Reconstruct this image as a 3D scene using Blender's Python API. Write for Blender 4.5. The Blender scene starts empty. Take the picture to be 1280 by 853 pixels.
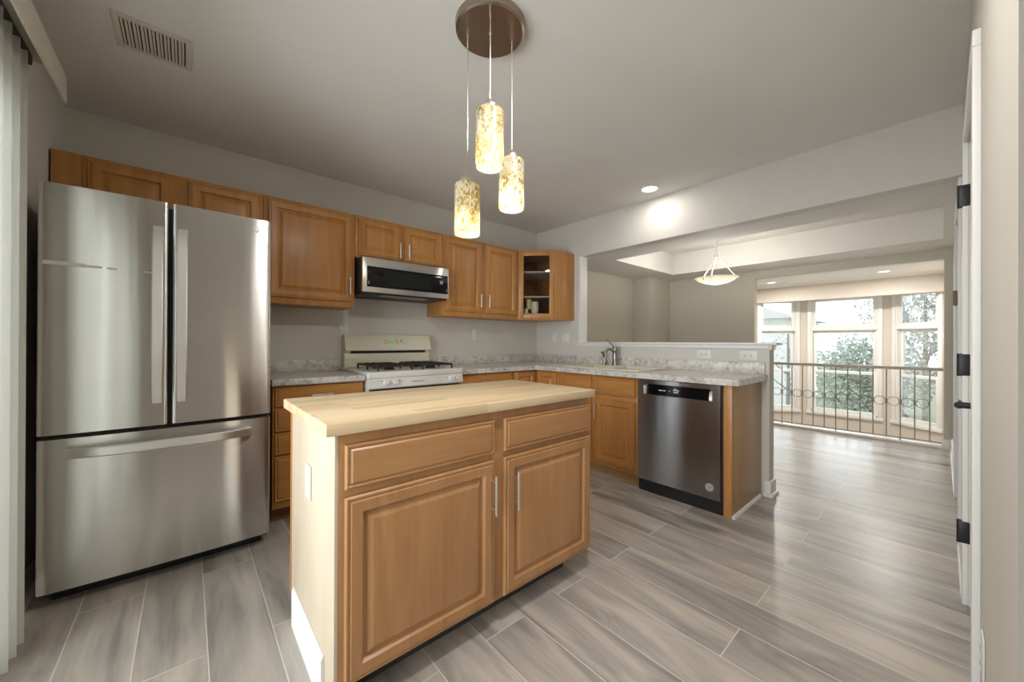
import bpy, bmesh, math, random
from mathutils import Vector, Matrix

S = bpy.context.scene
COL = S.collection
R = math.radians
random.seed(7)

# ------------------------------------------------------------------ camera
cam_d = bpy.data.cameras.new('camera')
cam = bpy.data.objects.new('camera', cam_d)
COL.objects.link(cam)
cam_d.sensor_width = 36.0
cam_d.lens = 466.82 / 1280 * 36.0
cam_d.clip_start = 0.01
cam_d.clip_end = 200
YAW, PIT, ROL = R(49.057), R(0.114), R(0.2304)
F = Vector((math.cos(YAW) * math.cos(PIT), math.sin(YAW) * math.cos(PIT), math.sin(PIT)))
RT = Vector((math.sin(YAW), -math.cos(YAW), 0))
UP = RT.cross(F)
R2 = RT * math.cos(ROL) + UP * math.sin(ROL)
U2 = UP * math.cos(ROL) - RT * math.sin(ROL)
cam.matrix_world = Matrix(((R2.x, U2.x, -F.x, -3.2929), (R2.y, U2.y, -F.y, -3.3246),
                           (R2.z, U2.z, -F.z, 1.1546), (0, 0, 0, 1)))
S.camera = cam

# ------------------------------------------------------------------ view, world, daylight
S.view_settings.view_transform = 'Standard'
S.view_settings.look = 'None'
S.view_settings.gamma = 1.0
S.view_settings.use_curve_mapping = False
S.view_settings.exposure = 1.35

SKY_STRENGTH = 0.85
SLIDER_W = 80.0
BAY_W = 26.0
PENDANT_W = 0.25
CAN_W = 1.1
FILL_CAN_W = 7.6  # added fill can, out of view above the near end of the kitchen
LIVING_CAN_W = 12.0
BOWL_W = 8.5

W = bpy.data.worlds.new('sky')
S.world = W
W.use_nodes = True
wn = W.node_tree
wn.nodes['Background'].inputs[0].default_value = (0.86, 0.93, 1.0, 1)
wn.nodes['Background'].inputs[1].default_value = SKY_STRENGTH


def area(name, loc, rot, sx, sy, watts, color=(1, 1, 1), spread=180):
    d = bpy.data.lights.new(name, 'AREA')
    d.shape = 'RECTANGLE'
    d.size, d.size_y, d.energy, d.color = sx, sy, watts, color
    d.spread = R(spread)
    o = bpy.data.objects.new(name, d)
    COL.objects.link(o)
    o.location = loc
    o.rotation_euler = rot
    return o


# daylight through the glass patio door (beyond its blinds) and the bay window
area('daylight_patio_door', (-5.2, -2.3, 1.5), (0, R(-84), 0), 2.6, 3.0, SLIDER_W, (0.97, 0.985, 1.0))
area('daylight_bay', (6.3, -2.1, 1.0), (0, R(90), 0), 2.2, 2.4, BAY_W, (0.97, 0.985, 1.0))


# ------------------------------------------------------------------ materials
def nt(name):
    m = bpy.data.materials.new(name)
    m.use_nodes = True
    t = m.node_tree
    return m, t, t.nodes['Principled BSDF']


def N(t, kind, **kw):
    n = t.nodes.new(kind)
    for k, v in kw.items():
        setattr(n, k, v)
    return n


def L(t, a, b):
    t.links.new(a, b)


def M_(t, op, a, b=None, c=None):
    n = N(t, 'ShaderNodeMath', operation=op)
    for i, v in enumerate((a, b, c)):
        if v is None:
            continue
        if isinstance(v, (int, float)):
            n.inputs[i].default_value = v
        else:
            L(t, v, n.inputs[i])
    return n.outputs[0]


def ramp(t, fac, stops):
    n = N(t, 'ShaderNodeValToRGB')
    e = n.color_ramp.elements
    while len(e) < len(stops):
        e.new(0.5)
    for el, (p, c) in zip(e, stops):
        el.position = p
        el.color = tuple(c) + (1,)
    L(t, fac, n.inputs[0])
    return n.outputs[0]


def mixc(t, fac, a, b, mode='MIX'):
    n = N(t, 'ShaderNodeMix', data_type='RGBA', blend_type=mode)
    for sock, v in ((n.inputs[0], fac), (n.inputs[6], a), (n.inputs[7], b)):
        if isinstance(v, (int, float)):
            sock.default_value = v
        elif isinstance(v, tuple):
            sock.default_value = v + (1,)
        else:
            L(t, v, sock)
    return n.outputs[2]


def noise(t, vec, scale, detail=4, rough=0.55, dist=0.0):
    n = N(t, 'ShaderNodeTexNoise')
    n.inputs['Scale'].default_value = scale
    n.inputs['Detail'].default_value = detail
    n.inputs['Roughness'].default_value = rough
    n.inputs['Distortion'].default_value = dist
    L(t, vec, n.inputs['Vector'])
    return n.outputs['Fac']


def coords(t, scale=(1, 1, 1), space='Object', rot=(0, 0, 0)):
    tc = N(t, 'ShaderNodeTexCoord')
    mp = N(t, 'ShaderNodeMapping')
    mp.inputs['Scale'].default_value = scale
    mp.inputs['Rotation'].default_value = rot
    L(t, tc.outputs[space], mp.inputs['Vector'])
    return mp.outputs[0]


def plain(name, col, rough=0.5, metal=0.0, spec=0.5, coat=0.0, bump=0.0, bscale=300):
    m, t, p = nt(name)
    v = coords(t)
    f = noise(t, v, 3.0, 3)
    c = ramp(t, f, [(0.3, tuple(x * 0.985 for x in col)), (0.7, tuple(min(1, x * 1.015) for x in col))])
    L(t, c, p.inputs['Base Color'])
    p.inputs['Roughness'].default_value = rough
    p.inputs['Metallic'].default_value = metal
    p.inputs['Specular IOR Level'].default_value = spec
    p.inputs['Coat Weight'].default_value = coat
    if bump:
        b = N(t, 'ShaderNodeBump')
        b.inputs['Strength'].default_value = bump
        b.inputs['Distance'].default_value = 0.002
        L(t, noise(t, v, bscale, 2), b.inputs['Height'])
        L(t, b.outputs[0], p.inputs['Normal'])
    return m


def wood(name, dark, mid, light, stretch, rough=0.38, coat=0.15):
    m, t, p = nt(name)
    v = coords(t, stretch)
    f1 = noise(t, v, 1.0, 5, 0.6, 0.6)
    v2 = coords(t, tuple(s * 5 for s in stretch))
    f2 = noise(t, v2, 1.0, 3, 0.6)
    v3 = coords(t, (1.3, 1.3, 1.3))
    f3 = noise(t, v3, 1.5, 2)
    f = M_(t, 'ADD', M_(t, 'MULTIPLY', f1, 0.62), M_(t, 'ADD', M_(t, 'MULTIPLY', f2, 0.2), M_(t, 'MULTIPLY', f3, 0.18)))
    c = ramp(t, f, [(0.32, dark), (0.5, mid), (0.68, light)])
    L(t, c, p.inputs['Base Color'])
    p.inputs['Roughness'].default_value = rough
    p.inputs['Coat Weight'].default_value = coat
    p.inputs['Coat Roughness'].default_value = 0.25
    return m


def brushed(name, col, rough=0.25, aniso=0.8, axis='X'):
    m, t, p = nt(name)
    v = coords(t, (2.0, 2.0, 400))
    f = noise(t, v, 1.0, 2)
    L(t, ramp(t, f, [(0.3, tuple(x * 0.94 for x in col)), (0.7, col)]), p.inputs['Base Color'])
    p.inputs['Metallic'].default_value = 1.0
    p.inputs['Roughness'].default_value = rough
    p.inputs['Anisotropic'].default_value = aniso
    wv = noise(t, coords(t, (9, 9, 0.5)), 1.0, 2, 0.5)
    b = N(t, 'ShaderNodeBump')
    b.inputs['Strength'].default_value = 0.22
    b.inputs['Distance'].default_value = 0.004
    L(t, wv, b.inputs['Height'])
    L(t, b.outputs[0], p.inputs['Normal'])
    tg = N(t, 'ShaderNodeTangent', direction_type='RADIAL', axis=axis)
    L(t, tg.outputs[0], p.inputs['Tangent'])
    return m


def emit(name, col, strength):
    m, t, p = nt(name)
    p.inputs['Base Color'].default_value = tuple(col) + (1,)
    p.inputs['Emission Color'].default_value = tuple(col) + (1,)
    p.inputs['Emission Strength'].default_value = strength
    return m


MAT = {}
MAT['wall'] = plain('greige_wall_paint', (0.67, 0.64, 0.585), 0.75, spec=0.3, bump=0.08)
MAT['wall_light'] = plain('pale_wall_paint', (0.67, 0.64, 0.595), 0.7, spec=0.3, bump=0.08)
MAT['wall_dining'] = plain('khaki_wall_paint', (0.60, 0.565, 0.485), 0.75, spec=0.3, bump=0.08)
MAT['wall_warm'] = plain('beige_wall_paint', (0.66, 0.605, 0.54), 0.8, spec=0.3, bump=0.08)
MAT['ceiling'] = plain('ceiling_paint', (0.77, 0.75, 0.72), 0.85, spec=0.2, bump=0.1)
MAT['white'] = plain('white_trim_paint', (0.80, 0.79, 0.78), 0.4)
MAT['vinyl'] = plain('white_vinyl', (0.82, 0.82, 0.80), 0.35)
MAT['plate'] = plain('outlet_plastic', (0.76, 0.74, 0.70), 0.4)
MAT['black'] = plain('black_metal', (0.012, 0.012, 0.014), 0.4)
MAT['bronze'] = plain('brown_plastic', (0.22, 0.17, 0.12), 0.5)
MAT['blackglass'] = plain('black_glass', (0.005, 0.005, 0.006), 0.1, spec=0.25)
MAT['mesh_black'] = plain('dark_window_mesh', (0.014, 0.016, 0.016), 0.2, spec=0.25)
MAT['darkgrey'] = plain('dark_grey_enamel', (0.05, 0.05, 0.052), 0.5)
MAT['toewood'] = plain('toe_board', (0.20, 0.10, 0.045), 0.6)  # darker brown board of the base cabinet toe kicks
MAT['bisque'] = plain('bisque_enamel', (0.74, 0.70, 0.56), 0.25, coat=0.3)
MAT['rangewhite'] = plain('off_white_enamel', (0.78, 0.75, 0.69), 0.22, coat=0.3)
MAT['vent'] = plain('vent_paint', (0.66, 0.61, 0.52), 0.5)
MAT['iron'] = plain('cast_iron', (0.02, 0.015, 0.015), 0.55)
MAT['nickel'] = plain('brushed_nickel', (0.72, 0.70, 0.67), 0.34, metal=1.0)
MAT['gunmetal'] = plain('dark_nickel', (0.32, 0.30, 0.28), 0.3, metal=1.0)
MAT['steel'] = brushed('stainless_steel', (0.68, 0.665, 0.645), 0.20, 1.0)
MAT['handlesteel'] = plain('satin_steel', (0.80, 0.78, 0.76), 0.36, metal=1.0)
MAT['darksteel'] = brushed('graphite_stainless', (0.42, 0.42, 0.44), 0.25, 0.95, 'Y')
MAT['canopy'] = plain('bronzed_nickel', (0.40, 0.32, 0.26), 0.28, metal=1.0)
MAT['sink'] = plain('biscuit_sink', (0.72, 0.66, 0.54), 0.2, coat=0.3)
MAT['cream'] = plain('cream_ceramic', (0.82, 0.77, 0.62), 0.3)
MAT['yellow'] = plain('yellow_glassware', (0.78, 0.66, 0.25), 0.3)
MAT['grey_metal'] = plain('rail_paint', (0.38, 0.355, 0.32), 0.45)
MAT['rail_top'] = plain('rail_top_paint', (0.62, 0.585, 0.52), 0.45)
MAT['blind'] = None
HM = ((0.38, 0.155, 0.035), (0.48, 0.212, 0.053), (0.56, 0.27, 0.078))
MAT['wood_v'] = wood('honey_maple_upright', *HM, (14, 14, 1.1))
MAT['wood_h'] = wood('honey_maple_level', *HM, (1.1, 1.1, 14))
IM = ((0.35, 0.165, 0.062), (0.43, 0.215, 0.085), (0.49, 0.26, 0.112))
MAT['island_v'] = wood('tan_maple_upright', *IM, (14, 14, 1.1))
MAT['island_h'] = wood('tan_maple_level', *IM, (1.1, 1.1, 14))
MAT['cream_panel'] = wood('pale_veneer', (0.52, 0.415, 0.30), (0.57, 0.465, 0.345), (0.61, 0.51, 0.39), (10, 10, 0.9), 0.45, 0.05)
MAT['end_panel'] = wood('tan_veneer', (0.36, 0.20, 0.085), (0.42, 0.245, 0.11), (0.47, 0.285, 0.135), (12, 12, 1.0), 0.35, 0.2)

# slats of the blind: thin white vinyl that lets daylight glow through
m, t, p = nt('blind_vinyl')
p.inputs['Base Color'].default_value = (0.88, 0.875, 0.84, 1)
p.inputs['Roughness'].default_value = 0.5
tr = N(t, 'ShaderNodeBsdfTranslucent')
tr.inputs[0].default_value = (0.8, 0.8, 0.75, 1)
mx = N(t, 'ShaderNodeMixShader')
mx.inputs[0].default_value = 0.42
L(t, p.outputs[0], mx.inputs[1])
L(t, tr.outputs[0], mx.inputs[2])
L(t, mx.outputs[0], t.nodes['Material Output'].inputs[0])
MAT['blind'] = m


def glass(name, tint, refl):
    m, t, p = nt(name)
    tr = N(t, 'ShaderNodeBsdfTransparent')
    tr.inputs[0].default_value = tuple(tint) + (1,)
    gl = N(t, 'ShaderNodeBsdfGlossy')
    gl.inputs['Roughness'].default_value = 0.02
    fr = N(t, 'ShaderNodeFresnel')
    fr.inputs[0].default_value = 1.45
    mx = N(t, 'ShaderNodeMixShader')
    L(t, M_(t, 'MULTIPLY', fr.outputs[0], refl), mx.inputs[0])
    L(t, tr.outputs[0], mx.inputs[1])
    L(t, gl.outputs[0], mx.inputs[2])
    L(t, mx.outputs[0], t.nodes['Material Output'].inputs[0])
    return m


MAT['glass'] = glass('window_glass', (0.95, 0.97, 0.97), 1.0)
MAT['cabglass'] = glass('cabinet_glass', (0.88, 0.88, 0.88), 0.4)

# floor: wood-look porcelain planks 1.235 x 0.2034 m, laid along y, half-lapped, light grout
m, t, p = nt('plank_tile')
tc = N(t, 'ShaderNodeTexCoord')
sx = N(t, 'ShaderNodeSeparateXYZ')
L(t, tc.outputs['Object'], sx.inputs[0])
vv = M_(t, 'DIVIDE', M_(t, 'ADD', sx.outputs[0], 3.03), 0.2034)
k = M_(t, 'FLOOR', vv)
par = M_(t, 'FLOORED_MODULO', k, 2.0)
uu = M_(t, 'ADD', M_(t, 'DIVIDE', M_(t, 'ADD', sx.outputs[1], 2.79), 1.235), M_(t, 'MULTIPLY', par, 0.5))
j = M_(t, 'FLOOR', uu)
fv = M_(t, 'SUBTRACT', vv, k)
fu = M_(t, 'SUBTRACT', uu, j)
dv = M_(t, 'MULTIPLY', M_(t, 'MINIMUM', fv, M_(t, 'SUBTRACT', 1.0, fv)), 0.2034)
du = M_(t, 'MULTIPLY', M_(t, 'MINIMUM', fu, M_(t, 'SUBTRACT', 1.0, fu)), 1.235)
dd = M_(t, 'MINIMUM', dv, du)
gm = N(t, 'ShaderNodeMapRange')
gm.inputs[1].default_value = 0.0016
gm.inputs[2].default_value = 0.0030
L(t, dd, gm.inputs[0])
cid = N(t, 'ShaderNodeCombineXYZ')
L(t, k, cid.inputs[0]); L(t, j, cid.inputs[1])
wnz = N(t, 'ShaderNodeTexWhiteNoise', noise_dimensions='3D')
L(t, cid.outputs[0], wnz.inputs['Vector'])
rnd = wnz.outputs['Value']
gv = N(t, 'ShaderNodeCombineXYZ')
L(t, M_(t, 'ADD', M_(t, 'MULTIPLY', sx.outputs[0], 7.0), M_(t, 'MULTIPLY', rnd, 60.0)), gv.inputs[0])
L(t, M_(t, 'ADD', M_(t, 'MULTIPLY', sx.outputs[1], 1.25), M_(t, 'MULTIPLY', rnd, 31.0)), gv.inputs[1])
n1 = noise(t, gv.outputs[0], 1.0, 5, 0.55, 0.9)
gv2 = N(t, 'ShaderNodeCombineXYZ')
L(t, M_(t, 'ADD', M_(t, 'MULTIPLY', sx.outputs[0], 55.0), M_(t, 'MULTIPLY', rnd, 60.0)), gv2.inputs[0])
L(t, M_(t, 'MULTIPLY', sx.outputs[1], 3.0), gv2.inputs[1])
n2 = noise(t, gv2.outputs[0], 1.0, 3, 0.6, 0.4)
fx = M_(t, 'ADD', M_(t, 'MULTIPLY', n1, 0.86), M_(t, 'MULTIPLY', n2, 0.14))
pc = ramp(t, fx, [(0.34, (0.20, 0.182, 0.168)), (0.44, (0.33, 0.30, 0.272)), (0.54, (0.46, 0.412, 0.36)), (0.66, (0.59, 0.525, 0.445))])
pc = mixc(t, M_(t, 'MULTIPLY', rnd, 0.42), pc, (0.36, 0.325, 0.285))
pc = mixc(t, gm.outputs[0], (0.62, 0.57, 0.50), pc)
L(t, pc, p.inputs['Base Color'])
p.inputs['Roughness'].default_value = 0.33
p.inputs['Specular IOR Level'].default_value = 0.45
bp = N(t, 'ShaderNodeBump')
bp.inputs['Strength'].default_value = 0.35
bp.inputs['Distance'].default_value = 0.002
L(t, M_(t, 'ADD', gm.outputs[0], M_(t, 'MULTIPLY', n2, 0.15)), bp.inputs['Height'])
L(t, bp.outputs[0], p.inputs['Normal'])
MAT['floor'] = m

# countertop: pale speckled stone-look laminate
m, t, p = nt('speckled_counter')
v = coords(t)
a = noise(t, v, 38, 5, 0.7, 0.5)
b = noise(t, v, 9, 4, 0.6, 0.8)
c = noise(t, v, 120, 3, 0.6)
f = M_(t, 'ADD', M_(t, 'MULTIPLY', a, 0.5), M_(t, 'ADD', M_(t, 'MULTIPLY', b, 0.3), M_(t, 'MULTIPLY', c, 0.2)))
L(t, ramp(t, f, [(0.35, (0.22, 0.21, 0.195)), (0.43, (0.42, 0.40, 0.37)), (0.50, (0.64, 0.61, 0.565)), (0.60, (0.77, 0.74, 0.69))]), p.inputs['Base Color'])
p.inputs['Roughness'].default_value = 0.28
MAT['stone'] = m

# butcher block: long staves along x
m, t, p = nt('butcher_block')
tc = N(t, 'ShaderNodeTexCoord')
sx = N(t, 'ShaderNodeSeparateXYZ')
L(t, tc.outputs['Object'], sx.inputs[0])
vv = M_(t, 'DIVIDE', sx.outputs[1], 0.042)
k = M_(t, 'FLOOR', vv)
w1 = N(t, 'ShaderNodeTexWhiteNoise', noise_dimensions='1D')
L(t, k, w1.inputs['W'])
uu = M_(t, 'ADD', M_(t, 'DIVIDE', sx.outputs[0], 0.38), M_(t, 'MULTIPLY', w1.outputs['Value'], 9.0))
j = M_(t, 'FLOOR', uu)
ci = N(t, 'ShaderNodeCombineXYZ')
L(t, k, ci.inputs[0]); L(t, j, ci.inputs[1])
w2 = N(t, 'ShaderNodeTexWhiteNoise', noise_dimensions='3D')
L(t, ci.outputs[0], w2.inputs['Vector'])
gv = N(t, 'ShaderNodeCombineXYZ')
L(t, M_(t, 'ADD', M_(t, 'MULTIPLY', sx.outputs[0], 3.0), M_(t, 'MULTIPLY', w2.outputs['Value'], 40.0)), gv.inputs[0])
L(t, M_(t, 'MULTIPLY', sx.outputs[1], 60.0), gv.inputs[1])
L(t, M_(t, 'MULTIPLY', sx.outputs[2], 60.0), gv.inputs[2])
g = noise(t, gv.outputs[0], 1.0, 4, 0.6, 0.3)
f = M_(t, 'ADD', M_(t, 'MULTIPLY', w2.outputs['Value'], 0.55), M_(t, 'MULTIPLY', g, 0.45))
L(t, ramp(t, f, [(0.15, (0.53, 0.38, 0.215)), (0.45, (0.635, 0.48, 0.295)), (0.8, (0.71, 0.56, 0.37))]), p.inputs['Base Color'])
p.inputs['Roughness'].default_value = 0.42
MAT['butcher'] = m

# pendant shade: mottled amber and white glass
def shade_mat(name, amber):
    m, t, p = nt(name)
    v = coords(t, (1, 1, 0.6))
    f = noise(t, v, 75, 4, 0.65, 1.2)
    g = noise(t, v, 20, 2)
    ff = M_(t, 'ADD', M_(t, 'MULTIPLY', f, 0.75), M_(t, 'MULTIPLY', g, 0.25))
    col = ramp(t, ff, [(0.36, (0.22, 0.15, 0.05)), (0.44, (0.58, 0.43, 0.14)), (0.51 - amber, (0.82, 0.76, 0.52)), (0.58 - amber, (0.90, 0.89, 0.82))])
    L(t, col, p.inputs['Base Color'])
    p.inputs['Roughness'].default_value = 0.25
    tr = N(t, 'ShaderNodeBsdfTranslucent')
    L(t, col, tr.inputs[0])
    mx = N(t, 'ShaderNodeMixShader')
    mx.inputs[0].default_value = 0.55
    L(t, p.outputs[0], mx.inputs[1])
    L(t, tr.outputs[0], mx.inputs[2])
    L(t, mx.outputs[0], t.nodes['Material Output'].inputs[0])
    return m


MAT['shade'] = shade_mat('amber_mottled_glass', 0.0)
MAT['shade_pale'] = shade_mat('pale_mottled_glass', 0.03)
m, t, p = nt('opal_glass')
p.inputs['Base Color'].default_value = (0.85, 0.82, 0.74, 1)
p.inputs['Roughness'].default_value = 0.3
tr = N(t, 'ShaderNodeBsdfTranslucent')
tr.inputs[0].default_value = (0.85, 0.82, 0.74, 1)
mx = N(t, 'ShaderNodeMixShader')
mx.inputs[0].default_value = 0.26
L(t, p.outputs[0], mx.inputs[1]); L(t, tr.outputs[0], mx.inputs[2])
L(t, mx.outputs[0], t.nodes['Material Output'].inputs[0])
MAT['opal'] = m
MAT['lens'] = emit('lamp_lens', (1.0, 0.95, 0.86), 2.5)
MAT['display'] = emit('green_display', (0.05, 0.4, 0.10), 0.2)
MAT['panelgrey'] = plain('printed_grey', (0.33, 0.31, 0.26), 0.5)
MAT['mark'] = plain('printed_white', (0.72, 0.72, 0.72), 0.5)
MAT['badge'] = plain('badge_lilac', (0.55, 0.52, 0.60), 0.35)
MAT['tape'] = plain('tape_residue', (0.62, 0.60, 0.57), 0.7)
MAT['leaf'] = plain('leaf_green', (0.38, 0.42, 0.34), 0.6)
MAT['leaf2'] = plain('leaf_olive', (0.44, 0.45, 0.37), 0.6)
MAT['bark'] = plain('bark', (0.30, 0.27, 0.24), 0.9)
MAT['lawn'] = plain('lawn', (0.28, 0.30, 0.20), 0.9)
MAT['siding'] = plain('pale_siding', (0.80, 0.79, 0.77), 0.7)
MAT['roofing'] = plain('grey_shingles', (0.62, 0.61, 0.60), 0.85)

# ------------------------------------------------------------------ geometry helpers
class Fr:
    """a vertical working plane: u runs to the right as seen from in front, d comes out of the plane, z is up"""
    def __init__(s, o, u, n):
        s.o, s.u, s.n = Vector(o), Vector(u).normalized(), Vector(n).normalized()

    def __call__(s, u, d, z):
        return s.o + s.u * u + s.n * d + Vector((0, 0, z))


XY = Fr((0, 0, 0), (1, 0, 0), (0, 1, 0))           # plain world axes (u = x, d = y)
BACK = Fr((0, 0, 0), (1, 0, 0), (0, -1, 0))        # fronts that look towards the camera side (u = x, d = -y)
PEN = Fr((0, 0, 0), (0, -1, 0), (-1, 0, 0))        # sink run (u = -y, d = -x)
q = math.sqrt(0.5)
DIAG = Fr((-0.605, -0.305, 0), (q, -q, 0), (-q, -q, 0))


class MB:
    def __init__(s):
        s.bm = bmesh.new()

    def _merge(s, b):
        me = bpy.data.meshes.new('tmp')
        b.to_mesh(me)
        b.free()
        s.bm.from_mesh(me)
        bpy.data.meshes.remove(me)

    def box(s, x0, x1, y0, y1, z0, z1, bev=0, fr=XY, seg=2):
        b = bmesh.new()
        vs = [b.verts.new(fr(u, d, z)) for u in (x0, x1) for d in (y0, y1) for z in (z0, z1)]
        for f in ((0, 1, 3, 2), (4, 6, 7, 5), (0, 4, 5, 1), (2, 3, 7, 6), (0, 2, 6, 4), (1, 5, 7, 3)):
            b.faces.new([vs[i] for i in f])
        if bev:
            bmesh.ops.bevel(b, geom=list(b.edges), offset=bev, segments=seg, affect='EDGES', profile=0.5)
        s._merge(b)
        return s

    def poly(s, pts, z0, z1, bev=0):
        """upright prism on a plan outline"""
        b = bmesh.new()
        lo = [b.verts.new((x, y, z0)) for x, y in pts]
        hi = [b.verts.new((x, y, z1)) for x, y in pts]
        n = len(pts)
        b.faces.new(lo[::-1])
        b.faces.new(hi)
        for i in range(n):
            b.faces.new((lo[i], lo[(i + 1) % n], hi[(i + 1) % n], hi[i]))
        if bev:
            bmesh.ops.recalc_face_normals(b, faces=b.faces)
            bmesh.ops.bevel(b, geom=list(b.edges), offset=bev, segments=2, affect='EDGES', profile=0.5)
        s._merge(b)
        return s

    def prism(s, pts, a0, a1, fr):
        """profile of (d, z) pairs swept along u"""
        b = bmesh.new()
        n = len(pts)
        A = [b.verts.new(fr(a0, d, z)) for d, z in pts]
        B = [b.verts.new(fr(a1, d, z)) for d, z in pts]
        b.faces.new(A)
        b.faces.new(B[::-1])
        for i in range(n):
            b.faces.new((A[i], B[i], B[(i + 1) % n], A[(i + 1) % n]))
        s._merge(b)
        return s

    def rings(s, u0, u1, z0, z1, lst, fr, back=0.0):
        """raised panel: concentric rectangles (inset, depth), the last one filled"""
        b = bmesh.new()
        prev = None
        first = None
        for ins, d in lst:
            r = [b.verts.new(fr(u, d, z)) for u, z in ((u0 + ins, z0 + ins), (u1 - ins, z0 + ins), (u1 - ins, z1 - ins), (u0 + ins, z1 - ins))]
            if prev:
                for i in range(4):
                    b.faces.new((prev[i], prev[(i + 1) % 4], r[(i + 1) % 4], r[i]))
            else:
                first = r
            prev = r
        b.faces.new(prev)
        b.faces.new(first[::-1])
        s._merge(b)
        return s

    def cyl(s, p0, p1, r0, r1=None, seg=20, cap=True):
        p0, p1 = Vector(p0), Vector(p1)
        r1 = r0 if r1 is None else r1
        ax = (p1 - p0).normalized()
        a = ax.orthogonal().normalized()
        c = ax.cross(a)
        b = bmesh.new()
        A, B = [], []
        for i in range(seg):
            th = 2 * math.pi * i / seg
            dv = a * math.cos(th) + c * math.sin(th)
            A.append(b.verts.new(p0 + dv * r0))
            B.append(b.verts.new(p1 + dv * r1))
        for i in range(seg):
            b.faces.new((A[i], A[(i + 1) % seg], B[(i + 1) % seg], B[i]))
        if cap:
            b.faces.new(A[::-1])
            b.faces.new(B)
        s._merge(b)
        return s

    def tube(s, pts, r, seg=10, cap=True):
        """a bent round bar through points; r may be a list"""
        pts = [Vector(p) for p in pts]
        rr = r if isinstance(r, (list, tuple)) else [r] * len(pts)
        b = bmesh.new()
        prev = None
        a = None
        for i, p in enumerate(pts):
            tdir = (pts[min(i + 1, len(pts) - 1)] - pts[max(i - 1, 0)]).normalized()
            a = tdir.orthogonal().normalized() if a is None else (a - tdir * a.dot(tdir)).normalized()
            c = tdir.cross(a)
            ring = [b.verts.new(p + (a * math.cos(2 * math.pi * k / seg) + c * math.sin(2 * math.pi * k / seg)) * rr[i]) for k in range(seg)]
            if prev:
                for k in range(seg):
                    b.faces.new((prev[k], prev[(k + 1) % seg], ring[(k + 1) % seg], ring[k]))
            elif cap:
                b.faces.new(ring[::-1])
            prev = ring
        if cap:
            b.faces.new(prev)
        s._merge(b)
        return s

    def lathe(s, prof, c, seg=32, closed=False):
        """profile of (radius, z) pairs turned about the upright through c = (x, y)"""
        b = bmesh.new()
        rows = []
        for r, z in prof:
            if r < 1e-6:
                rows.append([b.verts.new((c[0], c[1], z))])
            else:
                rows.append([b.verts.new((c[0] + r * math.cos(2 * math.pi * k / seg), c[1] + r * math.sin(2 * math.pi * k / seg), z)) for k in range(seg)])
        prs = list(zip(rows, rows[1:])) + ([(rows[-1], rows[0])] if closed else [])
        for A, B in prs:
            for k in range(seg):
                k2 = (k + 1) % seg
                if len(A) == 1 and len(B) == 1:
                    continue
                if len(A) == 1:
                    b.faces.new((A[0], B[k2], B[k]))
                elif len(B) == 1:
                    b.faces.new((A[k], A[k2], B[0]))
                else:
                    b.faces.new((A[k], A[k2], B[k2], B[k]))
        s._merge(b)
        return s

    def torus(s, c, n, R_, r, seg=28, ms=8):
        c, n = Vector(c), Vector(n).normalized()
        a = n.orthogonal().normalized()
        d = n.cross(a)
        b = bmesh.new()
        rows = []
        for i in range(seg):
            th = 2 * math.pi * i / seg
            e = a * math.cos(th) + d * math.sin(th)
            rows.append([b.verts.new(c + e * (R_ + r * math.cos(2 * math.pi * k / ms)) + n * r * math.sin(2 * math.pi * k / ms)) for k in range(ms)])
        for i in range(seg):
            A, B = rows[i], rows[(i + 1) % seg]
            for k in range(ms):
                b.faces.new((A[k], A[(k + 1) % ms], B[(k + 1) % ms], B[k]))
        s._merge(b)
        return s

    def build(s, name, mat, parent=None, label=None, angle=32):
        bmesh.ops.recalc_face_normals(s.bm, faces=s.bm.faces)
        base = Vector((0, 0, 0))
        pp = parent
        while pp is not None:
            base += pp.location
            pp = pp.parent
        bmesh.ops.translate(s.bm, verts=s.bm.verts, vec=-base)
        me = bpy.data.meshes.new(name)
        s.bm.to_mesh(me)
        s.bm.free()
        me.polygons.foreach_set('use_smooth', [True] * len(me.polygons))
        me.set_sharp_from_angle(angle=R(angle))
        me.materials.append(MAT[mat])
        o = bpy.data.objects.new(name, me)
        COL.objects.link(o)
        if parent:
            o.parent = parent
        if label:
            o['label'] = label
        return o


def thing(name, label, cat, loc, group=None):
    o = bpy.data.objects.new(name, None)
    COL.objects.link(o)
    o.location = loc
    o.empty_display_size = 0.05
    o['label'] = label
    o['category'] = cat
    if group:
        o['group'] = group
    return o


def tag(o, label, cat, group=None, kind=None):
    o['label'] = label
    o['category'] = cat
    if group:
        o['group'] = group
    if kind:
        o['kind'] = kind
    return o


def struct(name, mb, mat, label, cat, parent=None):
    return tag(mb.build(name, mat, parent), label, cat, kind='structure')


# ================================================================== THE SETTING
H = 2.505      # kitchen ceiling
DH = 2.19      # dining ceiling
struct('floor', MB().box(-3.95, 2.93, -4.6, 0.15, -0.12, 0.0), 'floor', 'grey wood-look plank tile floor running from the kitchen through the dining room', 'floor')
struct('ceiling', MB().box(-3.95, 0.11, -4.6, 0.15, H, H + 0.1), 'ceiling', 'flat painted ceiling over the kitchen', 'ceiling')
dc = MB()
TX0, TX1, TY0, TY1 = 0.77, 2.32, -0.62, -3.33
dc.box(0.11, TX0, -3.5, 0.15, DH, DH + 0.06).box(TX1, 2.93, -3.5, 0.15, DH, DH + 0.06)
dc.box(TX0, TX1, TY0, 0.15, DH, DH + 0.06).box(TX0, TX1, -3.5, TY1, DH, DH + 0.06)
dc.box(TX0 - 0.05, TX0, TY1 - 0.05, TY0 + 0.05, DH + 0.06, 2.5).box(TX1, TX1 + 0.05, TY1 - 0.05, TY0 + 0.05, DH + 0.06, 2.5)
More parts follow.
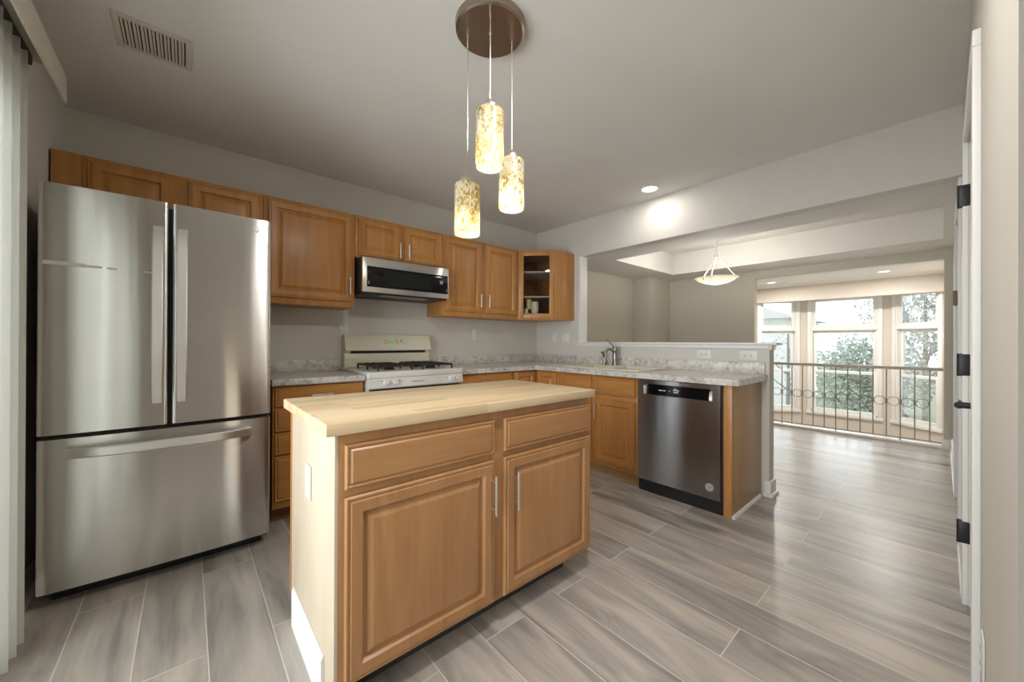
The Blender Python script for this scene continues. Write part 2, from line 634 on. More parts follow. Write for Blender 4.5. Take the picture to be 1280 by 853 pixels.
dc.box(TX0, TX1, TY0, TY0 + 0.05, DH + 0.06, 2.5).box(TX0, TX1, TY1 - 0.05, TY1, DH + 0.06, 2.5)
dc.box(TX0 - 0.05, TX1 + 0.05, TY1 - 0.05, TY0 + 0.05, 2.5, 2.58)
struct('ceiling_dining', dc, 'ceiling', 'dining room ceiling with a raised tray in its middle', 'ceiling')
struct('wall_back', MB().box(-3.95, 0.0, 0.0, 0.12, 0, H), 'wall', 'greige kitchen wall behind the range and upper cabinets', 'wall')
# the wall with the patio door
wl = MB().box(-3.96, -3.84, -1.15, 0.0, 0, H).box(-3.96, -3.84, -3.2, -1.15, 2.1, H).box(-3.96, -3.84, -4.6, -3.2, 0, H)
struct('wall_left', wl, 'wall', 'greige wall beside the refrigerator, holding the patio door', 'wall')
wr = MB().box(-3.84, -2.34, -4.6, -4.48, 0, H)
struct('wall_rear', wr, 'wall', 'greige wall of the breakfast nook behind the viewpoint', 'wall')
# right-hand wall with two doors
rw = MB()
for a, b, z0 in ((-2.34, -1.46, 0), (-1.46, -0.70, 2.04), (-0.70, 0.05, 0), (0.05, 1.05, 2.04), (1.05, 2.93, 0)):
    rw.box(a, b, -3.52, -3.40, z0, H)
rw.box(-2.34, -2.22, -4.48, -3.52, 0, H)
struct('wall_right', rw, 'wall', 'long greige wall at the right, from the near closet door to the railing', 'wall')
# the pass-through wall: pier, half wall, header
pw = MB().box(0.0, 0.11, -0.69, 0.15, 0, H).box(0.0, 0.11, -2.475, -0.69, 0, 1.137).box(0.0, 0.11, -3.40, -0.69, 2.107, H)
struct('wall_passthrough', pw, 'wall_light', 'white half wall and header framing the opening above the sink', 'wall')
struct('trim_1', MB().box(-0.025, 0.14, -2.525, -0.665, 1.137, 1.155, 0.004).box(-0.012, 0.0, -2.475, -0.64, 1.108, 1.137, 0.003).box(-0.005, 0.116, -2.49, -2.475, 1.10, 1.137, 0.003),
       'white', 'white ledge capping the half wall behind the sink', 'ledge')
struct('trim_2', MB().box(-0.008, 0.0, -0.69, -0.672, 1.155, 2.107).box(0.0, 0.11, -0.694, -0.69, 1.155, 2.107), 'white', 'white jamb at the near-corner side of the pass-through opening', 'trim')
# dining walls
struct('wall_dining_left', MB().box(0.11, 2.25, 0.03, 0.15, 0, 2.5), 'wall_dining', 'greige dining room wall seen through the opening above the sink', 'wall')
struct('wall_dining_corner', MB().box(2.25, 2.93, -0.27, 0.15, 0, 2.5), 'wall_dining', 'boxed-out corner between the two dining room walls', 'wall')
fw = MB().box(2.93, 3.04, -1.53, 0.15, -0.75, 2.5).box(2.93, 3.04, -3.336, -1.53, 2.085, 2.5).box(2.93, 3.04, -3.52, -3.336, -0.75, 2.5).box(2.93, 3.04, -3.336, -1.53, -0.75, 0.0)
struct('wall_dining_far', fw, 'wall_dining', 'far dining room wall with the wide railed opening', 'wall')
struct('trim_3', MB().box(2.915, 3.05, -3.336, -1.53, 0.0, 0.032, 0.004), 'white', 'pale floor curb under the railing', 'trim')
# sunken living room
struct('floor_living', MB().box(3.04, 6.3, -3.6, 0.3, -0.75, -0.65), 'floor', 'sunken living room floor beyond the railing', 'floor')
struct('ceiling_living', MB().box(3.04, 5.1, -3.6, 0.3, DH, DH + 0.1), 'ceiling', 'living room ceiling with two recessed lights', 'ceiling')
lw = MB().box(3.04, 5.22, 0.12, 0.24, -0.65, DH).box(3.04, 5.22, -3.52, -3.40, -0.65, DH)
struct('wall_living_sides', lw, 'wall_warm', 'beige side walls of the living room', 'wall')
struct('wall_bay_header', MB().box(5.1, 5.22, -3.52, 0.24, 1.925, DH + 0.1).box(5.1, 5.22, -0.90, 0.24, -0.65, 1.925), 'wall_warm', 'beige header over the bay window', 'wall')
# bay facets: wall with one opening each
BAY = [((5.18, -0.90), (5.70, -1.53), 0.09, 0.09), ((5.70, -1.53), (5.70, -2.745), 0.15, 0.15), ((5.70, -2.745), (5.18, -3.36), 0.09, 0.09)]
WZ0, WZ1 = -0.13, 2.0
bw = MB()
bay_frames = []
for (ax, ay), (bx, by), m0, m1 in BAY:
    a, b = Vector((ax, ay, 0)), Vector((bx, by, 0))
    u = (b - a).normalized()
    fr = Fr(a, u, Vector((u.y, -u.x, 0)) * 1.0)
    # d must point into the room (towards -x)
    if fr.n.x > 0:
        fr.n = -fr.n
    ln = (b - a).length
    bw.box(-0.03, ln + 0.03, -0.12, 0, -0.65, WZ0, fr=fr).box(0, m0, -0.12, 0, WZ0, WZ1, fr=fr).box(ln - m1, ln, -0.12, 0, WZ0, WZ1, fr=fr)
    bay_frames.append((fr, m0, ln - m1))
bw.poly([(5.22, -0.85), (5.78, -1.5), (5.86, -1.5), (5.86, -2.8), (5.78, -2.8), (5.22, -3.5)], WZ1, WZ1 + 0.1)
bw.box(5.105, 5.2195, -3.399, -3.37, -0.65, 1.924)
struct('wall_bay', bw, 'wall_warm', 'beige walls below and between the bay windows', 'wall')


def bay_window(n, fr, u0, u1, label):
    root = MB()
    # casing on the room side
    c = 0.055
    root.box(u0 - c, u0, 0, 0.02, WZ0 - c, WZ1, 0.004, fr).box(u1, u1 + c, 0, 0.02, WZ0 - c, WZ1 - 0.02, 0.004, fr)
    root.box(u0 - c, u1 + c, 0, 0.022, WZ1 - 0.03, WZ1 + 0.0, 0.004, fr).box(u0 - c - 0.01, u1 + c + 0.01, 0, 0.035, WZ0 - c, WZ0, 0.004, fr)
    # mullion between the transom and the sashes, jambs
    root.box(u0, u1, -0.1, 0.01, 1.385, 1.445, 0.003, fr)
    root.box(u0, u0 + 0.02, -0.1, 0, WZ0, WZ1, 0, fr).box(u1 - 0.02, u1, -0.1, 0, WZ0, WZ1, 0, fr)
    root.box(u0, u1, -0.1, 0, WZ1 - 0.025, WZ1, 0, fr).box(u0, u1, -0.1, 0, WZ0, WZ0 + 0.02, 0, fr)
    w = tag(root.build('window_%d' % n, 'vinyl'), label, 'window', kind='structure')

    def sash(nm, z0, z1, d, s=0.045):
        b = MB().box(u0 + 0.02, u0 + 0.02 + s, d - 0.03, d, z0, z1, 0.003, fr).box(u1 - 0.02 - s, u1 - 0.02, d - 0.03, d, z0, z1, 0.003, fr)
        b.box(u0 + 0.02 + s, u1 - 0.02 - s, d - 0.03, d, z0, z0 + s, 0.003, fr).box(u0 + 0.02 + s, u1 - 0.02 - s, d - 0.03, d, z1 - s, z1, 0.003, fr)
        f = b.build(nm, 'vinyl', w)
        MB().box(u0 + 0.02 + s, u1 - 0.02 - s, d - 0.018, d - 0.013, z0 + s, z1 - s, 0, fr).build('pane', 'glass', f)
    sash('transom', 1.445, WZ1 - 0.025, -0.02)
    sash('upper_sash', 0.60, 1.385, -0.06)
    sash('lower_sash', WZ0 + 0.02, 0.64, -0.025)


bay_window(1, *bay_frames[0], 'narrow bay window at the left, looking onto a pale house')
bay_window(2, *bay_frames[1], 'wide middle window of the bay with a transom above')
bay_window(3, *bay_frames[2], 'narrow angled bay window beside the right wall')


# interior doors in the right-hand wall
def door(n, x0, x1, label, hinge_x, lever_x, handle=True):
    b = MB()
    for a0, a1 in ((x0 - 0.06, x0), (x1, x1 + 0.06)):
        b.box(a0, a1, -3.40, -3.382, 0, 2.045, 0.003)
    b.box(x0 - 0.06, x1 + 0.06, -3.40, -3.382, 2.045, 2.095, 0.003)
    d = tag(b.build('door_%d' % n, 'white'), label, 'door', kind='structure')
    fr = Fr((0, -3.412, 0), (1, 0, 0), (0, 1, 0))
    rg = [(0, -0.035), (0, 0.0), (0.10, 0.0), (0.115, -0.008), (0.14, -0.008), (0.16, -0.002)]
    half = [(0, -0.035), (0, 0.0)]
    s = MB().rings(x0 + 0.003, x1 - 0.003, 0.01, 2.037, half, fr)
    for z0, z1 in ((0.12, 0.92), (1.05, 1.92)):
        s.rings(x0 + 0.10, x1 - 0.10, z0, z1, [(0, 0.0), (0.01, 0.006), (0.03, 0.006), (0.05, 0.001), (0.055, 0.001)], fr)
    s.build('door_slab', 'white', d)
    if hinge_x is not None:
        for z in (0.32, 1.06, 1.81):
            MB().box(hinge_x - 0.012, hinge_x + 0.006, -3.405, -3.372, z - 0.048, z + 0.048, 0.003).cyl((hinge_x, -3.374, z - 0.05), (hinge_x, -3.374, z + 0.05), 0.008).build('hinge', 'black', d)
    if handle:
        h = MB().cyl((lever_x, -3.412, 0.955), (lever_x, -3.400, 0.955), 0.027).cyl((lever_x, -3.402, 0.955), (lever_x, -3.360, 0.955), 0.010)
        h.tube([(lever_x - 0.008, -3.360, 0.955), (lever_x + 0.05, -3.359, 0.957), (lever_x + 0.11, -3.361, 0.953)], [0.0115, 0.011, 0.009])
        h.build('lever_handle', 'black', d)
    return d


door(1, -1.46, -0.70, 'white closet door seen edge-on with black hinges and lever', -0.69, -1.40)
door(2, 0.05, 1.05, 'white door farther along the right wall, toward the railing', None, 0.1, handle=False)
bb = MB()
for a, b in ((-2.34, -1.52), (-0.64, -0.01), (1.11, 2.915)):
    bb.prism([(0, 0), (0.02, 0), (0.02, 0.02), (0.014, 0.025), (0.014, 0.12), (0.006, 0.135), (0, 0.135)], a, b, Fr((0, -3.40, 0), (1, 0, 0), (0, 1, 0)))
struct('baseboard_right', bb, 'white', 'white baseboard along the right-hand wall', 'baseboard')
bb = MB()
prof = [(0, 0), (0.03, 0), (0.03, 0.02), (0.014, 0.03), (0.014, 0.10), (0.006, 0.115), (0, 0.115)]
bb.box(-0.014, 0.124, -2.489, -2.44, 0.022, 0.112, 0.004).box(-0.03, 0.14, -2.505, -2.44, 0, 0.024, 0.006)
struct('baseboard_half_wall', bb, 'white', 'white baseboard wrapping the end of the half wall', 'baseboard')
bb = MB().prism(prof, -3.40, -3.32, Fr((2.93, 0, 0), (0, 1, 0), (-1, 0, 0)))
struct('baseboard_far', bb, 'white', 'short baseboard where the railing meets the right wall', 'baseboard')
bb = MB().prism(prof, -1.05, -0.01, Fr((-3.84, 0, 0), (0, 1, 0), (1, 0, 0)))
struct('baseboard_left', bb, 'white', 'baseboard on the wall beside the refrigerator', 'baseboard')
# patio door
pd = MB()
fr = Fr((-3.84, 0, 0), (0, -1, 0), (1, 0, 0))
for u0, u1 in ((1.15, 1.21), (2.15, 2.25), (3.14, 3.2)):
    pd.box(u0, u1, -0.1, -0.02, 0, 2.1, 0.004, fr)
for z0, z1 in ((0.0, 0.08), (2.0, 2.1)):
    pd.box(1.21, 2.15, -0.1, -0.02, z0, z1, 0.004, fr).box(2.25, 3.14, -0.1, -0.02, z0, z1, 0.004, fr)
dd_ = tag(pd.build('door_3', 'vinyl'), 'white framed glass patio door behind the vertical blinds', 'door', kind='structure')
MB().box(1.21, 2.15, -0.064, -0.058, 0.08, 2.0, 0, fr).build('pane', 'glass', dd_)
MB().box(2.25, 3.14, -0.064, -0.058, 0.08, 2.0, 0, fr).build('pane', 'glass', dd_)

# ================================================================== CABINETS
DOOR = [(0, 0.001), (0, 0.012), (0.004, 0.017), (0.009, 0.0175), (0.011, 0.0155), (0.015, 0.0155), (0.018, 0.020), (0.050, 0.020),
        (0.054, 0.0135), (0.058, 0.0085), (0.063, 0.0085), (0.084, 0.0185), (0.087, 0.019)]
DRAWER = [(0, 0.001), (0, 0.012), (0.004, 0.017), (0.009, 0.0175), (0.011, 0.0155), (0.015, 0.0155), (0.020, 0.020), (0.024, 0.0205)]


def shift(lst, d):
    return [(i, x + d) for i, x in lst]


def bar_handle(fr, u, z, d, parent, length=0.13, vertical=True, mat='nickel'):
    h = length / 2
    b = MB()
    if vertical:
        b.cyl(fr(u, d + 0.03, z - h), fr(u, d + 0.03, z + h), 0.0055, seg=12)
        for s in (-1, 1):
            b.cyl(fr(u, d, z + s * h * 0.68), fr(u, d + 0.03, z + s * h * 0.68), 0.004, seg=10)
    else:
        b.cyl(fr(u - h, d + 0.03, z), fr(u + h, d + 0.03, z), 0.0055, seg=12)
        for s in (-1, 1):
            b.cyl(fr(u + s * h * 0.68, d, z), fr(u + s * h * 0.68, d + 0.03, z), 0.004, seg=10)
    return b.build('handle', mat, parent)


def cab_door(fr, u0, u1, z0, z1, d, parent, handle=None, wv='wood_v', hl=0.13, hz=None):
    o = MB().rings(u0, u1, z0, z1, shift(DOOR, d), fr).build('door', wv, parent, angle=12)
    if handle:
        bar_handle(fr, handle, hz, d + 0.02, o, hl)
    return o


def cab_drawer(fr, u0, u1, z0, z1, d, parent, handle=True, wh='wood_h', hl=0.13):
    o = MB().rings(u0, u1, z0, z1, shift(DRAWER, d), fr).build('drawer_front', wh, parent, angle=12)
    if handle:
        bar_handle(fr, (u0 + u1) / 2, (z0 + z1) / 2, d + 0.02, o, hl, vertical=False)
    return o


def carcass(fr, u0, u1, z0, z1, depth, parent, wv='wood_v', d0=0.001):
    return MB().box(u0, u1, d0, depth, z0, z1, 0.002, fr).build('carcass', wv, parent)


UT, UB, UD = 2.145, 1.415, 0.312     # upper cabinets: top, bottom, face
# over the refrigerator
c1 = thing('wall_cabinet', 'two-door maple wall cabinet above the refrigerator, with a plain filler at its left', 'cabinet', (-3.37, -0.15, 1.80), 'maple wall cabinets')
carcass(BACK, -3.725, -2.912, 1.82, UT, UD, c1)
MB().box(-3.832, -3.727, 0.2, UD, 1.82, UT, 0.001, BACK).build('filler_strip', 'wood_v', c1)
cab_door(BACK, -3.705, -3.365, 1.835, UT - 0.02, UD, c1, -3.385, hz=1.885, hl=0.12)
cab_door(BACK, -3.295, -2.93, 1.835, UT - 0.02, UD, c1, -3.275, hz=1.885, hl=0.12)
# tall single door
c2 = thing('wall_cabinet', 'large single-door maple wall cabinet between the refrigerator and the microwave', 'cabinet', (-2.61, -0.15, UB), 'maple wall cabinets')
carcass(BACK, -2.91, -2.312, UB, UT, UD, c2)
cab_door(BACK, -2.885, -2.335, UB + 0.045, UT - 0.02, UD, c2, -2.357, hz=UB + 0.16)
# over the microwave
c3 = thing('wall_cabinet', 'short two-door maple wall cabinet directly above the microwave', 'cabinet', (-1.91, -0.15, 1.82), 'maple wall cabinets')
carcass(BACK, -2.31, -1.522, 1.815, UT, UD, c3)
cab_door(BACK, -2.285, -1.932, 1.83, UT - 0.02, UD, c3, -1.955, hz=1.91)
cab_door(BACK, -1.90, -1.545, 1.83, UT - 0.02, UD, c3, -1.878, hz=1.91)
# right pair
c4 = thing('wall_cabinet', 'two-door maple wall cabinet between the microwave and the glass corner cabinet', 'cabinet', (-1.06, -0.15, UB - 0.02), 'maple wall cabinets')
carcass(BACK, -1.52, -0.608, UB - 0.02, UT, UD, c4)
cab_door(BACK, -1.495, -1.095, UB + 0.025, UT - 0.02, UD, c4, -1.118, hz=UB + 0.14)
cab_door(BACK, -1.04, -0.63, UB + 0.025, UT - 0.02, UD, c4, -1.018, hz=UB + 0.14)
# glass corner cabinet
CB = UB - 0.02
c5 = thing('corner_cabinet', 'diagonal maple corner cabinet with a glass door and two shelves', 'cabinet', (-0.3, -0.3, CB))
out = [(-0.605, -0.002), (-0.002, -0.002), (-0.002, -0.598), (-0.305, -0.598), (-0.305, -0.58)]
b = MB()
b.box(-0.605, -0.59, -0.305, -0.002, CB, UT)                      # left side
b.box(-0.305, -0.002, -0.60, -0.585, CB, UT, 0.001)               # visible right side
b.box(-0.59, -0.002, -0.012, -0.002, CB, UT).box(-0.012, -0.002, -0.585, -0.012, CB, UT)
pl = [(-0.59, -0.305), (-0.305, -0.585), (-0.012, -0.585), (-0.012, -0.012), (-0.59, -0.012)]
b.poly(pl, CB, CB + 0.018).poly(pl, UT - 0.018, UT)
b.build('carcass', 'wood_v', c5)
DW_ = math.hypot(0.30, 0.295)
b = MB().box(0, 0.035, -0.018, 0, CB, UT, 0, DIAG).box(DW_ - 0.035, DW_, -0.018, 0, CB, UT, 0, DIAG)
b.box(0.035, DW_ - 0.035, -0.018, 0, CB, CB + 0.03, 0, DIAG).box(0.035, DW_ - 0.035, -0.018, 0, UT - 0.02, UT, 0, DIAG)
b.build('face_frame', 'wood_v', c5)
z0, z1 = CB + 0.012, UT - 0.012
b = MB()
f_ = 0.052
for u0, u1, a, c in ((0.02, 0.02 + f_, z0, z1), (DW_ - 0.02 - f_, DW_ - 0.02, z0, z1), (0.02 + f_, DW_ - 0.02 - f_, z0, z0 + f_), (0.02 + f_, DW_ - 0.02 - f_, z1 - f_, z1)):
    b.box(u0, u1, 0.001, 0.02, a, c, 0.004, DIAG)
gd = b.build('door', 'wood_v', c5)
MB().box(0.02 + f_, DW_ - 0.02 - f_, 0.008, 0.012, z0 + f_, z1 - f_, 0, DIAG).build('glass_pane', 'cabglass', gd)
for sz in (1.635, 1.905):
    MB().poly([(-0.585, -0.28), (-0.29, -0.575), (-0.015, -0.575), (-0.015, -0.015), (-0.585, -0.015)], sz, sz + 0.018).build('shelf', 'cream_panel', c5, label='pale shelf board')
sh_z = CB + 0.0185
def pot(c, prof, k, nm, mat, parent=None, seg=26):
    return MB().lathe([(r, sh_z + z * k) for r, z in prof], c, seg).build(nm, mat, parent)


o = pot((-0.418, -0.392), [(0, 0), (0.036, 0), (0.040, 0.012), (0.026, 0.022), (0.036, 0.06), (0.044, 0.10), (0.040, 0.165), (0.036, 0.18), (0.032, 0.175), (0.034, 0.04), (0, 0.035)], 1.0, 'vase', 'cream')
tag(o, 'cream vase on the bottom shelf of the glass corner cabinet', 'vase')
GC = (-0.432, -0.314)
go = thing('goblet', 'yellow glass goblet behind the cream vase in the corner cabinet', 'goblet', (GC[0], GC[1], sh_z))
pot(GC, [(0, 0.095), (0.026, 0.098), (0.034, 0.13), (0.036, 0.212), (0.033, 0.212), (0.031, 0.13), (0, 0.104)], 1.0, 'bowl', 'yellow', go)
pot(GC, [(0, 0), (0.032, 0), (0.028, 0.008), (0.009, 0.016), (0.009, 0.088), (0.018, 0.0945), (0, 0.0945)], 1.0, 'foot', 'darkgrey', go).__setitem__('label', 'dark foot')
o = pot((-0.495, -0.335), [(0, 0), (0.020, 0), (0.025, 0.05), (0.019, 0.105), (0.016, 0.105), (0.019, 0.05), (0, 0.012)], 1.0, 'cup', 'cream')
tag(o, 'small cream cup at the left end of the corner cabinet bottom shelf', 'cup')

# ---- base cabinets
BZ0, BZ1, BD = 0.10, 0.872, 0.60
b1 = thing('drawer_cabinet', 'four-drawer maple base cabinet between the refrigerator and the range', 'cabinet', (-2.61, -0.3, 0), 'maple base cabinets')
carcass(BACK, -2.895, -2.337, BZ0, BZ1, BD, b1)
MB().box(-2.895, -2.337, 0.002, 0.53, 0, BZ0, 0, BACK).build('toe_kick', 'toewood', b1)
for z0, z1 in ((0.74, 0.862), (0.585, 0.728), (0.44, 0.573), (0.15, 0.428)):
    cab_drawer(BACK, -2.885, -2.35, z0, z1, BD, b1)
b2 = thing('drawer_cabinet', 'maple base cabinet just right of the range, its top drawer showing over the island', 'cabinet', (-1.23, -0.3, 0), 'maple base cabinets')
carcass(BACK, -1.528, -0.922, BZ0, BZ1, BD, b2)
MB().box(-1.528, -0.922, 0.002, 0.53, 0, BZ0, 0, BACK).build('toe_kick', 'toewood', b2)
cab_drawer(BACK, -1.515, -0.945, 0.72, 0.862, BD, b2)
cab_door(BACK, -1.515, -1.235, 0.14, 0.70, BD, b2, -1.255, hz=0.60)
cab_door(BACK, -1.225, -0.945, 0.14, 0.70, BD, b2, -1.205, hz=0.60)
b3 = thing('corner_base_cabinet', 'inside-corner maple base cabinet with a folding two-leaf door', 'cabinet', (-0.45, -0.45, 0))
MB().poly([(-0.92, -0.002), (-0.002, -0.002), (-0.002, -0.918), (-0.60, -0.918), (-0.60, -0.60), (-0.92, -0.60)], BZ0, BZ1).build('carcass', 'wood_v', b3)
MB().poly([(-0.92, -0.002), (-0.002, -0.002), (-0.002, -0.918), (-0.53, -0.918), (-0.53, -0.53), (-0.92, -0.53)], 0, BZ0).build('toe_kick', 'toewood', b3)
cab_door(BACK, -0.89, -0.625, 0.14, 0.862, BD, b3)
cab_door(PEN, 0.625, 0.885, 0.14, 0.862, BD, b3, 0.86, hz=0.62)
b4 = thing('sink_cabinet', 'two-door maple sink base with two false drawer fronts, left of the dishwasher', 'cabinet', (-0.3, -1.33, 0), 'maple base cabinets')
carcass(PEN, 0.92, 1.748, BZ0, 0.72, BD, b4)
MB().box(0.92, 1.748, 0.555, BD, 0.72, BZ1, 0, PEN).build('front_rail', 'wood_v', b4)
MB().box(0.92, 1.748, 0.06, 0.535, 0, BZ0, 0, PEN).build('toe_kick', 'end_panel', b4)
cab_drawer(PEN, 1.0, 1.302, 0.712, 0.858, BD, b4, False)
cab_drawer(PEN, 1.34, 1.725, 0.712, 0.858, BD, b4, False)
cab_door(PEN, 1.0, 1.302, 0.13, 0.672, BD, b4, 1.282, hz=0.57)
cab_door(PEN, 1.34, 1.725, 0.13, 0.672, BD, b4, 1.362, hz=0.57, hl=0.14)
b5 = thing('end_panel', 'tan veneered end panel closing the peninsula beside the dishwasher', 'panel', (-0.3, -2.40, 0))
MB().box(2.376, 2.425, 0.002, 0.605, 0.0, BZ1, 0.001, PEN).build('panel_board', 'end_panel', b5)
MB().box(2.376, 2.425, 0.605, 0.612, 0.0, BZ1, 0.001, PEN).build('front_stile', 'wood_v', b5)
MB().prism([(0, 0.0), (0.014, 0), (0.012, 0.008), (0.006, 0.016), (0, 0.02)], -0.605, -0.035, Fr((0, -2.4255, 0), (1, 0, 0), (0, -1, 0))).build('shoe_moulding', 'white', b5, label='white shoe moulding along the floor')

# ---- countertops
cz0, cz1 = 0.8735, 0.914
ct1 = thing('countertop', 'short speckled countertop between the refrigerator and the range', 'countertop', (-2.62, -0.3, cz0))
MB().box(-2.905, -2.338, 0.002, 0.64, cz0, cz1, 0.006, BACK, 3).build('slab', 'stone', ct1)
MB().box(-2.905, -2.338, 0.002, 0.022, cz1, 1.004, 0.003, BACK).build('backsplash', 'stone', ct1)
ct2 = thing('countertop', 'long L-shaped speckled countertop from the range around the sink to the peninsula end', 'countertop', (-0.6, -0.6, cz0))
sy0, sy1, sxa, sxb = -0.965, -1.715, -0.555, -0.06     # sink cut-out
b = MB()
b.poly([(-1.532, -0.002), (-1.532, -0.64), (-0.64, -0.64), (-0.64, sy0), (-0.002, sy0), (-0.002, -0.002)], cz0, cz1)
b.poly([(-0.64, sy0), (-0.64, sy1), (sxa, sy1), (sxa, sy0)], cz0, cz1).poly([(sxb, sy0), (sxb, sy1), (-0.002, sy1), (-0.002, sy0)], cz0, cz1)
b.poly([(-0.64, sy1), (-0.64, -2.435), (-0.61, -2.465), (-0.002, -2.465), (-0.002, sy1)], cz0, cz1)
bmesh.ops.remove_doubles(b.bm, verts=b.bm.verts, dist=0.0005)
b.build('slab', 'stone', ct2)
MB().box(-1.532, -0.022, 0.002, 0.022, cz1, 1.004, 0.003, BACK).box(0.002, 2.45, 0.002, 0.022, cz1, 1.004, 0.003, PEN).build('backsplash', 'stone', ct2)

# ---- sink, faucet, sprayer
sk = thing('sink', 'biscuit double-bowl drop-in sink set in the peninsula countertop', 'sink', (-0.3, -1.26, cz1))
b = MB()
rz = cz1 + 0.0005
ox0, ox1, oy0, oy1 = -0.575, -0.045, -0.945, -1.735
rim = [((ox0, ox1, oy0, oy1), rz), ((ox0 + 0.006, ox1 - 0.006, oy0 - 0.006, oy1 + 0.006), rz + 0.012)]
for (a0, a1, a2, a3) in ((ox0, -0.54, oy0, oy1), (-0.15, ox1, oy0, oy1)):
    b.box(a0, a1, a3, a2, rz, rz + 0.012, 0.004)
for y_a, y_b in ((-0.98, oy0), (-1.36, -1.32), (oy1, -1.70)):
    b.box(-0.54, -0.15, y_a, y_b, rz, rz + 0.012, 0.003)
b.build('rim', 'sink', sk)
for ya, yb in ((-1.32, -0.98), (-1.70, -1.36)):
    b = MB()
    for a in ((-0.545, -0.537, ya, yb), (-0.153, -0.145, ya, yb), (-0.537, -0.153, ya, ya + 0.008), (-0.537, -0.153, yb - 0.008, yb)):
        b.box(a[0], a[1], a[2], a[3], 0.74, rz + 0.006)
    b.box(-0.545, -0.145, ya, yb, 0.73, 0.74)
    bo = b.build('bowl', 'sink', sk)
    MB().cyl((-0.345, (ya + yb) / 2, 0.7405), (-0.345, (ya + yb) / 2, 0.744), 0.04).build('drain', 'nickel', bo)
fz = rz + 0.0125
fa = thing('faucet', 'nickel single-lever faucet behind the sink', 'faucet', (-0.1, -1.2, fz))
MB().lathe([(0, fz), (0.032, fz), (0.031, fz + 0.01), (0.025, fz + 0.02), (0.024, fz + 0.125), (0.026, fz + 0.14), (0.026, fz + 0.165), (0.016, fz + 0.18), (0, fz + 0.182)], (-0.1, -1.2), 24).build('body', 'gunmetal', fa)
MB().tube([(-0.115, -1.2, fz + 0.13), (-0.16, -1.198, fz + 0.155), (-0.21, -1.196, fz + 0.16), (-0.25, -1.195, fz + 0.13), (-0.262, -1.195, fz + 0.03)], [0.014, 0.0135, 0.013, 0.0125, 0.012], 14).build('spout', 'gunmetal', fa)
MB().tube([(-0.1, -1.2, fz + 0.172), (-0.105, -1.165, fz + 0.205), (-0.11, -1.125, fz + 0.245), (-0.118, -1.10, fz + 0.25)], [0.012, 0.010, 0.0085, 0.008], 12).build('lever', 'gunmetal', fa)
spv = thing('side_sprayer', 'small nickel side sprayer standing left of the faucet', 'sprayer', (-0.1, -1.07, fz))
MB().lathe([(0, fz), (0.022, fz), (0.020, fz + 0.012), (0.014, fz + 0.018), (0.012, fz + 0.07), (0, fz + 0.07)], (-0.1, -1.07), 20).build('base', 'gunmetal', spv)
MB().tube([(-0.1, -1.07, fz + 0.07), (-0.102, -1.07, fz + 0.105), (-0.115, -1.07, fz + 0.125), (-0.135, -1.07, fz + 0.122)], [0.013, 0.015, 0.015, 0.013], 14).build('spray_head', 'gunmetal', spv)

# ================================================================== ISLAND
IX0, IX1, IY0, IY1 = -2.962, -1.75, -2.12, -1.545
isl = thing('kitchen_island', 'tan maple kitchen island with butcher block top in the middle of the floor', 'island', (-2.36, -1.85, 0))
ISF = Fr((0, 0, 0), (1, 0, 0), (0, -1, 0))
ZB = 0.105
MB().box(IX0 + 0.012, IX1 - 0.002, IY0, IY1, ZB, 0.876, 0.001).build('carcass', 'island_v', isl)
MB().box(IX0 + 0.012, IX1 - 0.002, IY0 - 0.02, IY0 - 0.0005, ZB, 0.876, 0.001).build('face_frame', 'island_v', isl)
MB().box(IX0 + 0.08, IX1 - 0.08, IY0 + 0.075, IY1 - 0.03, 0.0, ZB).build('toe_kick', 'darkgrey', isl)
MB().box(IX0, IX0 + 0.0115, IY0 - 0.02, IY1, 0.0, 0.876, 0.001).build('side_panel', 'cream_panel', isl, label='pale cream side panel')
MB().box(IX0 - 0.003, IX0 + 0.0115, IY1 + 0.0005, IY1 + 0.016, ZB, 0.876, 0.001).build('back_panel_edge', 'wood_v', isl)
dI = 2.14
for u0, u1, hx in ((-2.935, -2.366, -2.373), (-2.315, -1.752, -2.253)):
    cab_drawer(ISF, u0, u1, 0.706, 0.842, dI, isl, False, 'island_h')
cab_door(ISF, -2.935, -2.366, 0.115, 0.682, dI, isl, -2.385, 'island_v', 0.155, 0.553)
cab_door(ISF, -2.315, -1.752, 0.115, 0.682, dI, isl, -2.268, 'island_v', 0.155, 0.545)
MB().box(-2.993, -1.73, -2.169, -1.535, 0.8765, 0.914, 0.004).build('worktop', 'butcher', isl, label='pale butcher block worktop')
wb = MB().prism([(0, 0), (0.010, 0), (0.010, 0.14), (0.004, 0.155), (0, 0.155)], -2.04, -1.60, Fr((IX0 - 0.0005, 0, 0), (0, 1, 0), (-1, 0, 0)))
wb.build('base_board', 'white', isl, label='loose white baseboard at the bottom of the cream side')
sp_ = MB().box(IX0 - 0.006, IX0 - 0.0005, -1.87, -1.80, 0.59, 0.71, 0.002).build('outlet_plate', 'cream', isl, label='cream outlet plate on the side panel')
MB().box(IX0 - 0.008, IX0 - 0.0062, -1.85, -1.82, 0.62, 0.68, 0.001).build('socket', 'plate', sp_)

# ================================================================== REFRIGERATOR
FX0, FX1 = -3.772, -2.941
fg = thing('refrigerator', 'stainless french-door refrigerator with bottom freezer beside the left wall', 'refrigerator', (-3.357, -0.45, 0))
MB().box(FX0 + 0.004, FX1 - 0.004, -0.775, -0.05, 0.04, 1.80, 0.004).build('body', 'darkgrey', fg)
MB().box(FX0 + 0.03, FX1 - 0.03, -0.74, -0.1, 0.0, 0.04).build('base_grille', 'black', fg)
FCX = (FX0 + FX1) / 2


